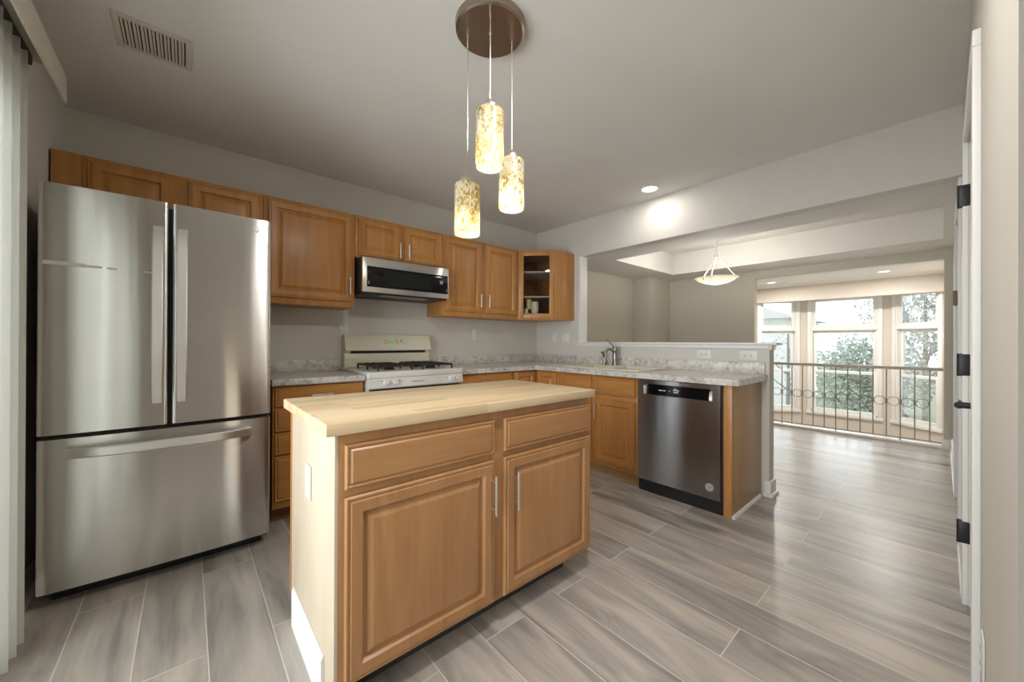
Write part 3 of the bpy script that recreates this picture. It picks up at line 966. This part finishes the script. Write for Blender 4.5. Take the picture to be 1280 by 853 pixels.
def bowed(x0, x1, z0, z1, yb, yf, sag=0.014):
    """door slab whose front bows gently, edges rounded"""
    pts = [(x0, yb), (x1, yb)]
    n = 26
    hw = (FX1 - FX0) / 2
    fp = []
    for i in range(n + 1):
        x = x0 + (x1 - x0) * i / n
        y = yf - sag * (1 - ((x - FCX) / hw) ** 2)
        e = min(x - x0, x1 - x)
        if e < 0.012:
            y += 0.012 - math.sqrt(max(0, 0.012 ** 2 - (0.012 - e) ** 2))
        fp.append((x, y))
    for e in (0.002, 0.005, 0.009):
        fp.append((x0 + e, yf - sag * (1 - ((x0 + e - FCX) / hw) ** 2) + 0.012 - math.sqrt(0.012 ** 2 - (0.012 - e) ** 2)))
        fp.append((x1 - e, yf - sag * (1 - ((x1 - e - FCX) / hw) ** 2) + 0.012 - math.sqrt(0.012 ** 2 - (0.012 - e) ** 2)))
    fp = sorted(set(fp), reverse=True)
    return MB().poly(pts + fp, z0, z1)


YF = -0.845
dl = bowed(FX0, -3.367, 0.748, 1.824, -0.782, YF).build('door', 'steel', fg, angle=50)
dr = bowed(-3.352, FX1, 0.748, 1.824, -0.782, YF).build('door', 'steel', fg, angle=50)
fz_ = bowed(FX0, FX1, 0.078, 0.728, -0.782, YF).build('freezer_drawer', 'steel', fg, angle=50)
MB().box(FX0 + 0.06, FX1 - 0.06, -0.80, -0.7755, 0.728, 0.748).build('gap_gasket', 'black', fg)
MB().box(-3.367, -3.352, -0.80, -0.7755, 0.748, 1.81).build('mullion', 'black', fg)


def door_grip(x, z0, z1, par):
    pts = []
    n = 16
    for i in range(n + 1):
        s = i / n
        pts.append((x, YF - 0.022 - 0.045 * (1 - (2 * s - 1) ** 4), z0 + (z1 - z0) * s))
    b = MB()
    bm_ = bmesh.new()
    prev = None
    for i, (px, py, pz) in enumerate(pts):
        hw, th = 0.020, 0.010
        ring = [bm_.verts.new((px + a * hw, py + c * th, pz)) for a, c in ((-1, -0.6), (-0.8, -1), (0.8, -1), (1, -0.6), (1, 0.6), (0.8, 1), (-0.8, 1), (-1, 0.6))]
        if prev:
            for k in range(8):
                bm_.faces.new((prev[k], prev[(k + 1) % 8], ring[(k + 1) % 8], ring[k]))
        else:
            bm_.faces.new(ring[::-1])
        prev = ring
    bm_.faces.new(prev)
    b._merge(bm_)
    for z in (z0 + 0.012, z1 - 0.012):
        b.box(x - 0.014, x + 0.014, YF - 0.03, YF - 0.008, z - 0.012, z + 0.012, 0.003)
    b.build('handle', 'handlesteel', par)


door_grip(-3.403, 0.855, 1.70, dl)
door_grip(-3.316, 0.855, 1.70, dr)
pts = []
b = MB()
bm_ = bmesh.new()
prev = None
for i in range(25):
    s = i / 24
    x = -3.69 + 0.66 * s
    y = YF - 0.030 - 0.052 * (1 - (2 * s - 1) ** 4)
    ring = [bm_.verts.new((x, y + c * 0.009, 0.668 + a * 0.021)) for a, c in ((-1, -0.6), (-0.8, -1), (0.8, -1), (1, -0.6), (1, 0.6), (0.8, 1), (-0.8, 1), (-1, 0.6))]
    if prev:
        for k_ in range(8):
            bm_.faces.new((prev[k_], prev[(k_ + 1) % 8], ring[(k_ + 1) % 8], ring[k_]))
    else:
        bm_.faces.new(ring[::-1])
    prev = ring
bm_.faces.new(prev)
b._merge(bm_)
for x in (-3.675, -3.045):
    b.box(x - 0.012, x + 0.012, YF - 0.035, YF - 0.004, 0.655, 0.681, 0.003)
b.build('handle', 'handlesteel', fz_)


def text_mesh(txt, size, loc, rot, name, mat, parent, depth=0.0006):
    cu = bpy.data.curves.new(name, 'FONT')
    cu.body = txt
    cu.size = size
    cu.extrude = depth
    cu.align_x = 'CENTER'
    cu.align_y = 'CENTER'
    ob = bpy.data.objects.new('tmp', cu)
    COL.objects.link(ob)
    dg = bpy.context.evaluated_depsgraph_get()
    me = bpy.data.meshes.new_from_object(ob.evaluated_get(dg))
    bpy.data.objects.remove(ob)
    o = bpy.data.objects.new(name, me)
    me.materials.clear()
    me.materials.append(MAT[mat])
    COL.objects.link(o)
    base = Vector((0, 0, 0))
    pp = parent
    while pp is not None:
        base += pp.location
        pp = pp.parent
    o.parent = parent
    o.location = Vector(loc) - base
    o.rotation_euler = rot
    return o


lx = -3.012
ly = YF - 0.014 * (1 - ((lx - FCX) / ((FX1 - FX0) / 2)) ** 2) - 0.0012
MB().torus((lx, ly, 1.765), (0, 1, 0), 0.013, 0.0018).box(lx - 0.002, lx, ly - 0.001, ly + 0.001, 1.759, 1.772).box(lx - 0.002, lx + 0.006, ly - 0.001, ly + 0.001, 1.758, 1.7605).box(lx + 0.0, lx + 0.011, ly - 0.001, ly + 0.001, 1.7645, 1.767).build('emblem', 'mark', dr)
text_mesh('LG', 0.030, (lx + 0.036, ly + 0.001, 1.765), (R(90), 0, R(4)), 'lettering', 'mark', dr)
for i, (x, w) in enumerate(((-3.755, 0.075), (-3.68, 0.045), (-3.635, 0.05), (-3.57, 0.03), (-3.455, 0.05))):
    x1_ = x + w
    yy = min(YF - 0.014 * (1 - ((xx - FCX) / ((FX1 - FX0) / 2)) ** 2) for xx in (x, x1_)) - 0.001
    zz = 1.484 - 0.002 * i
    MB().box(x, x1_, yy, yy + 0.003, zz - (0.009 if i < 2 else 0.005), zz + (0.008 if i < 2 else 0.005)).build('tape_residue', 'tape', dl, label='ragged strip of pale tape residue')

# ================================================================== MICROWAVE
MX0, MX1 = -2.288, -1.526
mw = thing('microwave', 'low-profile stainless microwave hood over the range', 'microwave', (-1.907, -0.2, 1.54))
MB().box(MX0 + 0.004, MX1 - 0.004, 0.002, 0.375, 1.545, 1.812, 0.002, BACK).build('body', 'darkgrey', mw)
MB().box(MX0 + 0.005, MX1 - 0.005, 0.002, 0.39, 1.525, 1.5445, 0.002, BACK).build('vent_base', 'black', mw)
MB().box(MX0 + 0.18, MX1 - 0.18, 0.28, 0.36, 1.521, 1.525, 0, BACK).build('lamp_cover', 'panelgrey', mw)
md = MB().box(MX0, MX1, 0.376, 0.418, 1.536, 1.806, 0.004, BACK).build('door', 'steel', mw)
MB().box(MX0 + 0.035, MX1 - 0.012, 0.4182, 0.4215, 1.577, 1.738, 0.001, BACK).build('glass_front', 'blackglass', md)
MB().box(MX0 + 0.16, MX1 - 0.18, 0.4217, 0.4222, 1.598, 1.715, 0, BACK).build('window_mesh', 'mesh_black', md)
MB().box(MX1 - 0.092, MX1 - 0.062, 0.4217, 0.4222, 1.66, 1.69, 0, BACK).build('display_mark', 'panelgrey', md)
b = MB()
for i in range(9):
    b.box(MX0 + 0.36 + i * 0.0085, MX0 + 0.366 + i * 0.0085, 0.4182, 0.4188, 1.766, 1.772, 0, BACK)
b.build('lettering', 'panelgrey', md)
for z in (1.60, 1.612):
    for x in (MX0 + 0.044, MX1 - 0.026):
        MB().box(x, x + 0.006, 0.4217, 0.4222, z, z + 0.005, 0, BACK).build('key_mark', 'mark', md)

# ================================================================== RANGE
GX0, GX1 = -2.332, -1.538
rg = thing('gas_range', 'bisque gas range with black grates under the microwave', 'range', (-1.935, -0.33, 0))
MB().box(GX0 + 0.006, GX1 - 0.006, 0.03, 0.60, 0.03, 0.885, 0.003, BACK).build('body', 'bisque', rg)
MB().box(GX0, GX1, 0.03, 0.672, 0.8855, 0.932, 0.008, BACK, 3).build('cooktop', 'rangewhite', rg)
cp = MB().prism([(0.605, 0.81), (0.668, 0.81), (0.682, 0.82), (0.668, 0.885), (0.605, 0.885)], GX0 + 0.004, GX1 - 0.004, BACK).build('control_panel', 'rangewhite', rg)
for x in (-2.205, -2.135, -1.655, -1.605):
    MB().cyl(BACK(x, 0.674, 0.852), BACK(x, 0.70, 0.857), 0.021, 0.017, 20).build('knob', 'rangewhite', cp)
for x in (-2.262, -2.24, -2.105, -1.70):
    MB().box(x, x + 0.008, 0.674, 0.6765, 0.862, 0.868, 0, BACK).build('burner_mark', 'panelgrey', cp)
MB().box(-2.0, -1.90, 0.6775, 0.6785, 0.846, 0.852, 0, BACK).build('nameplate', 'panelgrey', cp)
od = MB().box(GX0 + 0.004, GX1 - 0.004, 0.605, 0.645, 0.22, 0.79, 0.006, BACK).build('oven_door', 'rangewhite', rg)
MB().box(GX0 + 0.03, GX1 - 0.03, 0.604, 0.64, 0.7905, 0.8095, 0, BACK).build('vent_gap', 'black', rg)
MB().box(GX0 + 0.14, GX1 - 0.14, 0.6455, 0.65, 0.36, 0.62, 0.002, BACK).build('oven_glass', 'blackglass', od)
b = MB().cyl(BACK(GX0 + 0.08, 0.69, 0.735), BACK(GX1 - 0.08, 0.69, 0.735), 0.012)
for x in (GX0 + 0.1, GX1 - 0.1):
    b.cyl(BACK(x, 0.645, 0.735), BACK(x, 0.69, 0.735), 0.009)
b.build('handle', 'rangewhite', od)
MB().box(GX0 + 0.004, GX1 - 0.004, 0.605, 0.64, 0.05, 0.21, 0.006, BACK).build('storage_drawer', 'rangewhite', rg)
# back guard: riser, dark slot, sloped console
KX0, KX1 = -2.315, -1.536
bg = MB().box(KX0, KX1, 0.006, 0.085, 0.9325, 1.05, 0.004, BACK).build('backguard', 'bisque', rg)
MB().box(KX0 + 0.05, KX1 - 0.04, 0.006, 0.07, 1.0505, 1.072, 0, BACK).build('vent_slot', 'black', bg)
MB().box(KX0, KX0 + 0.0495, 0.006, 0.08, 1.0505, 1.072, 0, BACK).build('bracket', 'bisque', bg)
MB().box(KX1 - 0.0395, KX1, 0.006, 0.08, 1.0505, 1.072, 0, BACK).build('bracket', 'bisque', bg)
cs = MB().prism([(0.006, 1.0725), (0.115, 1.0725), (0.118, 1.078), (0.080, 1.20), (0.070, 1.21), (0.006, 1.21)], KX0, KX1, BACK).build('console', 'bisque', rg)


def on_console(s):     # point on the sloped face, s from bottom 0 to top 1
    return 0.118 - 0.038 * s + 0.0008, 1.078 + 0.122 * s


def patch(x0, x1, s0, s1, nm, mat):
    d0, z0 = on_console(s0)
    d1, z1 = on_console(s1)
    return MB().prism([(d0 - 0.003, z0), (d0, z0), (d1, z1), (d1 - 0.003, z1)], x0, x1, BACK).build(nm, mat, cs)


patch(-1.945, -1.90, 0.50, 0.66, 'display', 'display')
for x in (-1.985, -1.965, -1.885, -1.865):
    for s in (0.44, 0.57, 0.70):
        d0, z0 = on_console(s)
        MB().box(x, x + 0.012, d0 - 0.003, d0 + 0.0008, z0, z0 + 0.006, 0, BACK).build('key_mark', 'panelgrey', cs)
d0, z0 = on_console(0.28)
MB().box(-2.225, -2.212, d0 - 0.003, d0 + 0.001, z0, z0 + 0.006, 0, BACK).build('logo_mark', 'panelgrey', cs)
d0, z0 = on_console(0.58)
MB().cyl(BACK(-1.795, d0 - 0.004, z0), BACK(-1.795, d0 + 0.012, z0 + 0.004), 0.024, 0.021, 24).build('dial', 'bisque', cs)
MB().box(-1.832, -1.826, d0 - 0.004, d0 + 0.002, z0 - 0.025, z0 + 0.028, 0, BACK).build('key_strip', 'panelgrey', cs)
# grates and burners
for gx in (-2.10, -1.74):
    b = MB()
    gz = 0.966
    hw, y0, y1 = 0.135, 0.17, 0.60
    r_ = 0.0075
    for yy in (y0, (y0 + y1) / 2, y1):
        b.tube([BACK(gx - hw, yy, gz), BACK(gx + hw, yy, gz)], r_, 8)
    for xx in (-hw, hw):
        b.tube([BACK(gx + xx, y0, gz), BACK(gx + xx, y1, gz)], r_, 8)
    for by in (0.25, 0.48):
        for ang in range(0, 360, 45):
            a = R(ang)
            e0 = (gx + 0.035 * math.cos(a), by + 0.035 * math.sin(a))
            e1 = (gx + 0.112 * math.cos(a), by + 0.112 * math.sin(a))
            b.tube([BACK(e0[0], e0[1], gz + 0.004), BACK(e1[0], e1[1], gz + 0.004)], 0.0055, 8)
        b.tube([BACK(gx + 0.112 * math.cos(R(a)), by + 0.112 * math.sin(R(a)), gz) for a in range(0, 361, 15)], 0.0055, 8)
    for xx in (-hw, hw):
        for yy in (y0, y1, (y0 + y1) / 2):
            b.tube([BACK(gx + xx, yy, 0.9323), BACK(gx + xx, yy, gz)], r_, 8)
    b.build('grate', 'iron', rg, label='black cast iron grate')
    for by in (0.25, 0.48):
        MB().lathe([(0, 0.9322), (0.045, 0.9322), (0.043, 0.940), (0.034, 0.942), (0.034, 0.95), (0.030, 0.953), (0, 0.953)], (gx, -by), 24).build('burner', 'iron', rg)

# ================================================================== DISHWASHER
dw = thing('dishwasher', 'dark stainless dishwasher in the peninsula between sink cabinet and end panel', 'dishwasher', (-0.3, -2.06, 0))
MB().box(1.757, 2.372, 0.03, 0.588, 0.02, 0.87, 0.002, PEN).build('body', 'darkgrey', dw)
MB().box(1.757, 2.372, 0.5885, 0.60, 0.0, 0.092, 0, PEN).build('kick_plate', 'black', dw)
b = MB()
y0, y1, zt, zb = 1.763, 2.362, 0.868, 0.10
px0, px1, pz0, pz1 = 1.812, 2.312, 0.757, 0.838
for a in ((y0, px0, zb, zt), (px1, y1, zb, zt), (px0, px1, zb, pz0), (px0, px1, pz1, zt)):
    b.box(a[0], a[1], 0.5895, 0.633, a[2], a[3], 0, PEN)
bmesh.ops.remove_doubles(b.bm, verts=b.bm.verts, dist=0.0004)
ddoor = b.build('door', 'darksteel', dw)
MB().box(px0, px1, 0.5895, 0.606, pz0, pz1, 0, PEN).build('pocket_panel', 'blackglass', ddoor)
for u, z, w in ((1.92, 0.79, 0.03), (1.955, 0.79, 0.02), (2.0, 0.79, 0.008), (2.035, 0.785, 0.035), (2.04, 0.81, 0.014), (2.03, 0.80, 0.045)):
    MB().box(u, u + w, 0.6062, 0.6068, z, z + 0.006, 0, PEN).build('key_mark', 'mark', ddoor)
for u0, u1 in ((px0 + 0.0005, px0 + 0.022), (px1 - 0.022, px1 - 0.0005)):
    MB().prism([(0.606, pz0 + 0.004), (0.632, pz0 + 0.002), (0.632, pz0 + 0.012), (0.620, pz1 - 0.02), (0.606, pz1 - 0.004)], u0, u1, PEN).build('pocket_end', 'nickel', ddoor)
bdg = MB().cyl(PEN(2.295, 0.6332, 0.178), PEN(2.295, 0.636, 0.178), 0.026, seg=28).build('badge', 'badge', ddoor, label='round lilac badge')
b = MB()
for zz, a, c in ((0.190, 2.281, 2.305), (0.182, 2.285, 2.314), (0.174, 2.279, 2.310), (0.166, 2.284, 2.309)):
    b.box(a, c, 0.6362, 0.6368, zz - 0.0016, zz + 0.0016, 0, PEN)
b.torus(PEN(2.295, 0.6365, 0.178), (1, 0, 0), 0.022, 0.001)
b.build('swirl_mark', 'darkgrey', bdg)

# ================================================================== CEILING FITTINGS
def spot_lamp(name, loc, watts, parent, size=0.11, col=(1.0, 0.955, 0.89)):
    d = bpy.data.lights.new(name, 'AREA')
    d.shape = 'DISK'
    d.size = size
    d.energy = watts
    d.color = col
    o = bpy.data.objects.new(name, d)
    COL.objects.link(o)
    o.parent = parent
    o.location = loc
    return o


for (x, y, z, r_, lab) in ((-0.235, -1.637, H, 0.085, 'recessed ceiling light over the sink side of the kitchen'),
                           (-2.42, -2.75, H, 0.12, 'unseen recessed light added to brighten the near end of the kitchen, in front of the island'),  # added fixture outside the view, fills the front of the room
                           (4.26, -1.40, DH, 0.075, 'recessed living room ceiling light, farther from the right wall'),
                           (4.265, -2.77, DH, 0.075, 'recessed living room ceiling light, nearer the right wall')):
    c = thing('recessed_light', lab, 'light', (x, y, z), 'recessed ceiling lights')
    MB().lathe([(r_ * 0.72, z - 0.002), (r_ * 0.78, z - 0.008), (r_, z - 0.006), (r_, z - 0.0005), (r_ * 0.72, z - 0.0005)], (x, y), 36, True).build('trim_ring', 'white', c)
    MB().lathe([(0, z - 0.0030), (r_ * 0.715, z - 0.0030), (r_ * 0.715, z - 0.0008), (0, z - 0.0008)], (x, y), 36).build('lens', 'lens', c)
    spot_lamp('lamp', (0, 0, -0.012), LIVING_CAN_W if z < H else (CAN_W if x > -1 else FILL_CAN_W), c, r_ * 1.4)

vt = thing('ceiling_vent', 'square slatted air vent in the kitchen ceiling above the refrigerator', 'vent', (-3.413, -0.985, H))
vx0, vx1, vy0, vy1 = -3.54, -3.285, -1.105, -0.866
b = MB()
for a in ((vx0, vx0 + 0.022, vy0, vy1), (vx1 - 0.022, vx1, vy0, vy1), (vx0 + 0.022, vx1 - 0.022, vy0, vy0 + 0.022), (vx0 + 0.022, vx1 - 0.022, vy1 - 0.022, vy1)):
    b.box(a[0], a[1], a[2], a[3], H - 0.010, H - 0.0005, 0.003)
b.build('frame', 'vent', vt)
MB().box(vx0 + 0.022, vx1 - 0.022, vy0 + 0.022, vy1 - 0.022, H - 0.003, H - 0.0005).build('backing', 'black', vt)
n = 17
for i in range(n):
    x = vx0 + 0.03 + (vx1 - vx0 - 0.06) * i / (n - 1)
    w = 0.0045
    MB().prism([(vy0 + 0.0225, H - 0.008), (vy1 - 0.0225, H - 0.008), (vy1 - 0.0225, H - 0.0035), (vy0 + 0.0225, H - 0.0035)], x - w, x + (w if i % 2 else w * 0.6), XY).build('slat', 'vent', vt)

# three-lamp pendant
PC = (-2.324, -2.058)
pn = thing('pendant_light', 'three-lamp pendant with mottled amber glass shades on a round ceiling canopy', 'pendant light', (PC[0], PC[1], H))
MB().lathe([(0, H - 0.034), (0.138, H - 0.034), (0.146, H - 0.028), (0.148, H - 0.0005), (0, H - 0.0005)], PC, 56).build('canopy', 'canopy', pn)
MB().lathe([(0, H - 0.042), (0.005, H - 0.041), (0.007, H - 0.036), (0.007, H - 0.0342), (0, H - 0.0342)], PC, 14).build('screw', 'nickel', pn)
for (x, y, zt, zb, mt, dx) in ((-2.371, -1.959, 1.846, 1.622, 'shade', 0), (-2.391, -2.146, 2.072, 1.846, 'shade', 0), (-2.211, -2.07, 1.962, 1.742, 'shade_pale', 0)):
    MB().cyl((x, y, zt + 0.035), (x, y, H - 0.034), 0.0022, seg=8).cyl((x, y, H - 0.062), (x, y, H - 0.0345), 0.004, seg=10).build('cord', 'nickel', pn)
    cp_ = MB().lathe([(0, zt + 0.048), (0.005, zt + 0.047), (0.007, zt + 0.038), (0.018, zt + 0.035), (0.028, zt + 0.027), (0.034, zt + 0.015), (0.036, zt + 0.0005), (0, zt + 0.0005)], (x, y), 28).build('socket_cap', 'nickel', pn)
    R0 = 0.056
    sh = MB().lathe([(0.010, zt), (R0 - 0.010, zt), (R0 - 0.002, zt - 0.005), (R0, zt - 0.014), (R0, zb), (R0 - 0.004, zb), (R0 - 0.004, zt - 0.014), (R0 - 0.012, zt - 0.005), (0.010, zt - 0.005)], (x, y), 40, True).build('glass_shade', mt, pn, angle=50)
    bl = MB().lathe([(0, zb + 0.055), (0.02, zb + 0.062), (0.028, zb + 0.085), (0.022, zb + 0.115), (0.012, zb + 0.14), (0.012, zt - 0.006), (0, zt - 0.006)], (x, y), 20).build('bulb', 'opal', sh)
    d = bpy.data.lights.new('bulb_glow', 'POINT')
    d.energy = PENDANT_W
    d.color = (1.0, 0.94, 0.82)
    d.shadow_soft_size = 0.02
    lo = bpy.data.objects.new('bulb_glow', d)
    COL.objects.link(lo)
    lo.parent = pn
    lo.location = (x - PC[0], y - PC[1], zb + 0.03 - H)

# dining bowl pendant
BC = (1.40, -1.58)
bz = 1.915
bp_ = thing('bowl_pendant', 'white glass bowl pendant hanging in the dining room tray ceiling', 'pendant light', (BC[0], BC[1], 2.5))
MB().lathe([(0, bz - 0.079), (0.052, bz - 0.076), (0.13, bz - 0.057), (0.19, bz - 0.03), (0.232, bz), (0.226, bz + 0.002), (0.186, bz - 0.024), (0.128, bz - 0.051), (0.052, bz - 0.070), (0, bz - 0.072)], BC, 48).build('bowl', 'opal', bp_)
MB().cyl((BC[0], BC[1], 2.17), (BC[0], BC[1], 2.48), 0.008).lathe([(0, 2.15), (0.018, 2.155), (0.022, 2.17), (0.016, 2.19), (0, 2.19)], BC, 20).build('stem', 'nickel', bp_)
MB().lathe([(0, 2.46), (0.05, 2.465), (0.06, 2.4995), (0, 2.4995)], BC, 28).build('canopy', 'nickel', bp_)
for i in range(3):
    a = R(40 + 120 * i)
    MB().cyl((BC[0] + 0.012 * math.cos(a), BC[1] + 0.012 * math.sin(a), 2.16), (BC[0] + 0.205 * math.cos(a), BC[1] + 0.205 * math.sin(a), bz - 0.005), 0.0035, seg=8).cyl(
        (BC[0] + 0.205 * math.cos(a), BC[1] + 0.205 * math.sin(a), bz - 0.028), (BC[0] + 0.205 * math.cos(a), BC[1] + 0.205 * math.sin(a), bz + 0.004), 0.007, seg=12).build('rod', 'nickel', bp_)
d = bpy.data.lights.new('bowl_glow', 'POINT')
d.energy = BOWL_W
d.color = (1.0, 0.96, 0.88)
d.shadow_soft_size = 0.05
lo = bpy.data.objects.new('bowl_glow', d)
COL.objects.link(lo)
lo.parent = bp_
lo.location = (0, 0, bz + 0.03 - 2.5)

# ================================================================== BLINDS
vb = thing('vertical_blind', 'white vertical blinds with a valance at the left edge', 'blinds', (-3.77, -2.1, 2.3))
MB().box(-3.705, -3.695, -3.3, -0.83, 2.18, 2.295, 0.002).box(-3.838, -3.705, -3.3, -0.9, 2.285, 2.295).build('valance', 'vent', vb)
MB().box(-3.815, -3.765, -3.28, -0.95, 2.245, 2.284, 0.003).build('headrail', 'darkgrey', vb)
ys = [-1.10 - 0.082 * i for i in range(6)] + [-2.05 - 0.082 * i for i in range(14)]
for i, y in enumerate(ys):
    a = R(22)
    c, s = math.cos(a), math.sin(a)
    b = MB()
    bm_ = bmesh.new()
    pr = []
    for z in (0.025, 2.235):
        row = []
        for k_ in range(7):
            w = -0.044 + 0.088 * k_ / 6
            bow = 0.006 * (1 - (w / 0.044) ** 2)
            row.append(bm_.verts.new((-3.79 + w * c - bow * s, y + w * s + bow * c, z)))
        pr.append(row)
    for k_ in range(6):
        bm_.faces.new((pr[0][k_], pr[0][k_ + 1], pr[1][k_ + 1], pr[1][k_]))
    bmesh.ops.solidify(bm_, geom=list(bm_.faces), thickness=0.0012)
    b._merge(bm_)
    b.box(-3.791, -3.789, y - 0.004, y + 0.004, 2.23, 2.25)
    b.build('slat', 'blind', vb)

# ================================================================== OUTLETS
def outlet(fr, u, z, label, w=0.07, h=0.115, gang=1, d0=0.0005, n=2):
    o = thing('outlet', label, 'outlet', fr(u, 0, z), 'wall outlets')
    MB().box(u - w / 2, u + w / 2, d0, d0 + 0.005, z - h / 2, z + h / 2, 0.002, fr).build('cover_plate', 'plate', o)
    for g in range(gang):
        uc = u + (g - (gang - 1) / 2) * 0.046
        for s in ((-1, 1) if n == 2 else (0,)):
            zc = z + s * 0.020
            hh = 0.013 if n == 2 else 0.03
            so = MB().box(uc - 0.014, uc + 0.014, d0 + 0.0052, d0 + 0.0065, zc - hh, zc + hh, 0.0005, fr).build('socket', 'white', o)
            if n == 2:
                MB().box(uc - 0.007, uc - 0.005, d0 + 0.0066, d0 + 0.007, zc - 0.004, zc + 0.006, 0, fr).box(uc + 0.005, uc + 0.007, d0 + 0.0066, d0 + 0.007, zc - 0.004, zc + 0.006, 0, fr).build('slot', 'darkgrey', so)
    return o


outlet(BACK, -2.297, 1.25, 'white outlet on the back wall beside the range back guard')
outlet(BACK, -0.938, 1.23, 'white outlet on the back wall below the two-door right wall cabinet')
outlet(PEN, 0.30, 1.21, 'single switch on the short wall nearest the inside corner', n=1)
outlet(PEN, 0.475, 1.20, 'two-gang switch plate on the short wall beside the pass-through jamb', w=0.115, gang=2, n=1)
HW = Fr((0, 0, 1.062), (0, -1, 0), (-1, 0, 0))
def half_outlet(u, label, gang):
    o = thing('outlet', label, 'outlet', (0, -u, 1.055), 'wall outlets')
    w = 0.115 if gang == 1 else 0.125
    MB().box(u - w / 2, u + w / 2, 0.0005, 0.0055, 1.018, 1.092, 0.002, PEN).build('cover_plate', 'white', o)
    for s in (-1, 1):
        so = MB().box(u + s * 0.02 - 0.013, u + s * 0.02 + 0.013, 0.0057, 0.007, 1.041, 1.069, 0.0005, PEN).build('socket', 'plate', o)
        MB().box(u + s * 0.02 - 0.004, u + s * 0.02 + 0.006, 0.0071, 0.0075, 1.048, 1.050, 0, PEN).box(u + s * 0.02 - 0.004, u + s * 0.02 + 0.006, 0.0071, 0.0075, 1.059, 1.061, 0, PEN).build('slot', 'darkgrey', so)
half_outlet(2.005, 'white sideways outlet on the half wall over the dishwasher middle', 1)
half_outlet(2.335, 'white sideways outlet on the half wall near its free end', 2)
outlet(Fr((0, -3.40, 0), (1, 0, 0), (0, 1, 0)), -1.67, 0.31, 'white outlet low on the right wall beside the closet door casing')

tag(MB().box(0.965, 1.0, -3.398, -3.372, 1.435, 1.545, 0.004).build('thermostat', 'bronze'), 'small brown box on the right wall beyond the closet door', 'thermostat')
bpy.data.objects['thermostat'].location.y = -0.0015

# ================================================================== RAILING
rl = thing('railing', 'grey metal railing with rings between dining room and living room', 'railing', (2.985, -2.43, 0.03))
RX = 2.985
MB().box(RX - 0.025, RX + 0.025, -3.334, -1.532, 0.848, 0.886, 0.006).build('top_rail', 'rail_top', rl)
MB().box(RX - 0.010, RX + 0.010, -3.334, -1.532, 0.052, 0.066, 0.002).build('bottom_rail', 'grey_metal', rl)
yb = [-1.625 - 0.1148 * i for i in range(15)]
for y in yb:
    MB().cyl((RX, y, 0.066), (RX, y, 0.848), 0.006, seg=10).build('baluster', 'grey_metal', rl)
for i in range(14):
    MB().torus((RX, (yb[i] + yb[i + 1]) / 2, 0.472), (1, 0, 0), 0.0505, 0.0045, 28, 8).build('ring', 'grey_metal', rl)
for y in (yb[2], yb[7], yb[12]):
    MB().cyl((RX, y, 0.0325), (RX, y, 0.052), 0.008, seg=10).build('foot', 'grey_metal', rl)

# ================================================================== OUTDOORS
GZ = -1.6
struct('ground', MB().box(6.3, 60, -30, 30, GZ - 0.2, GZ), 'lawn', 'pale lawn outside the bay window', 'ground')


def tree(x, y, r, h, zc, n, label, mat, name='tree', leaf=0.10):
    o = thing(name, label, 'tree', (x, y, GZ), 'trees outside the bay window')
    t_ = MB().tube([(x, y, GZ), (x + 0.05, y, GZ + 0.5 * (zc - GZ)), (x, y, zc + h * 0.2)], [0.075, 0.06, 0.025], 10)
    for i in range(9):
        a = random.uniform(0, 6.28)
        z0 = random.uniform(GZ + 0.8, zc)
        t_.tube([(x, y, z0), (x + math.cos(a) * r * 0.45, y + math.sin(a) * r * 0.45, z0 + 0.25), (x + math.cos(a) * r * 0.85, y + math.sin(a) * r * 0.85, z0 + 0.55)], [0.035, 0.022, 0.01], 6)
    t_.build('trunk', 'bark', o)
    bm_ = bmesh.new()
    for i in range(n):
        while True:
            v = Vector((random.uniform(-1, 1), random.uniform(-1, 1), random.uniform(-1, 1)))
            if v.length < 1:
                break
        v = v.normalized() * (v.length ** 0.5)
        lump = 0.8 + 0.35 * math.sin(5 * v.x + 3 * v.z + x) * math.cos(4 * v.y - 2 * v.z)
        c = Vector((x + v.x * r * lump, y + v.y * r * lump, zc + v.z * h * 0.5 * lump))
        a = Vector((random.gauss(0, 1), random.gauss(0, 1), random.gauss(0, 1))).normalized()
        d_ = a.orthogonal().normalized()
        e = leaf * random.uniform(0.6, 1.3)
        bm_.faces.new([bm_.verts.new(c + p_) for p_ in (a * e * 0.5, d_ * e * 0.28, -a * e * 0.5, -d_ * e * 0.28)])
    b = MB()
    b.bm.free()
    b.bm = bm_
    b.build('crown', mat, o)


tree(9.4, -2.1, 1.15, 2.7, 0.2, 6500, 'dense green tree filling the middle bay window', 'leaf')
tree(12.9, -3.0, 1.45, 3.8, 2.3, 6000, 'tall olive tree showing in the right transoms', 'leaf2')
tree(8.3, -4.3, 0.8, 1.7, -0.25, 2600, 'low green shrub outside the right bay window', 'leaf', 'shrub')
tree(12.5, 0.2, 0.9, 3.0, 0.9, 260, 'nearly bare pale tree outside the left bay window', 'leaf2')
hs = thing('house', 'pale neighbouring house far outside the left bay window', 'house', (19, 3.4, GZ))
MB().box(16, 22, 1.0, 7.0, GZ, 2.2).build('walls', 'siding', hs)
MB().prism([(0.6, 2.2), (7.4, 2.2), (4.0, 3.6)], 15.6, 22.4, XY).build('roof', 'roofing', hs)
for yy in (1.9, 3.6, 5.4):
    MB().box(15.93, 15.995, yy, yy + 0.9, -0.2, 1.2).build('window', 'panelgrey', hs)
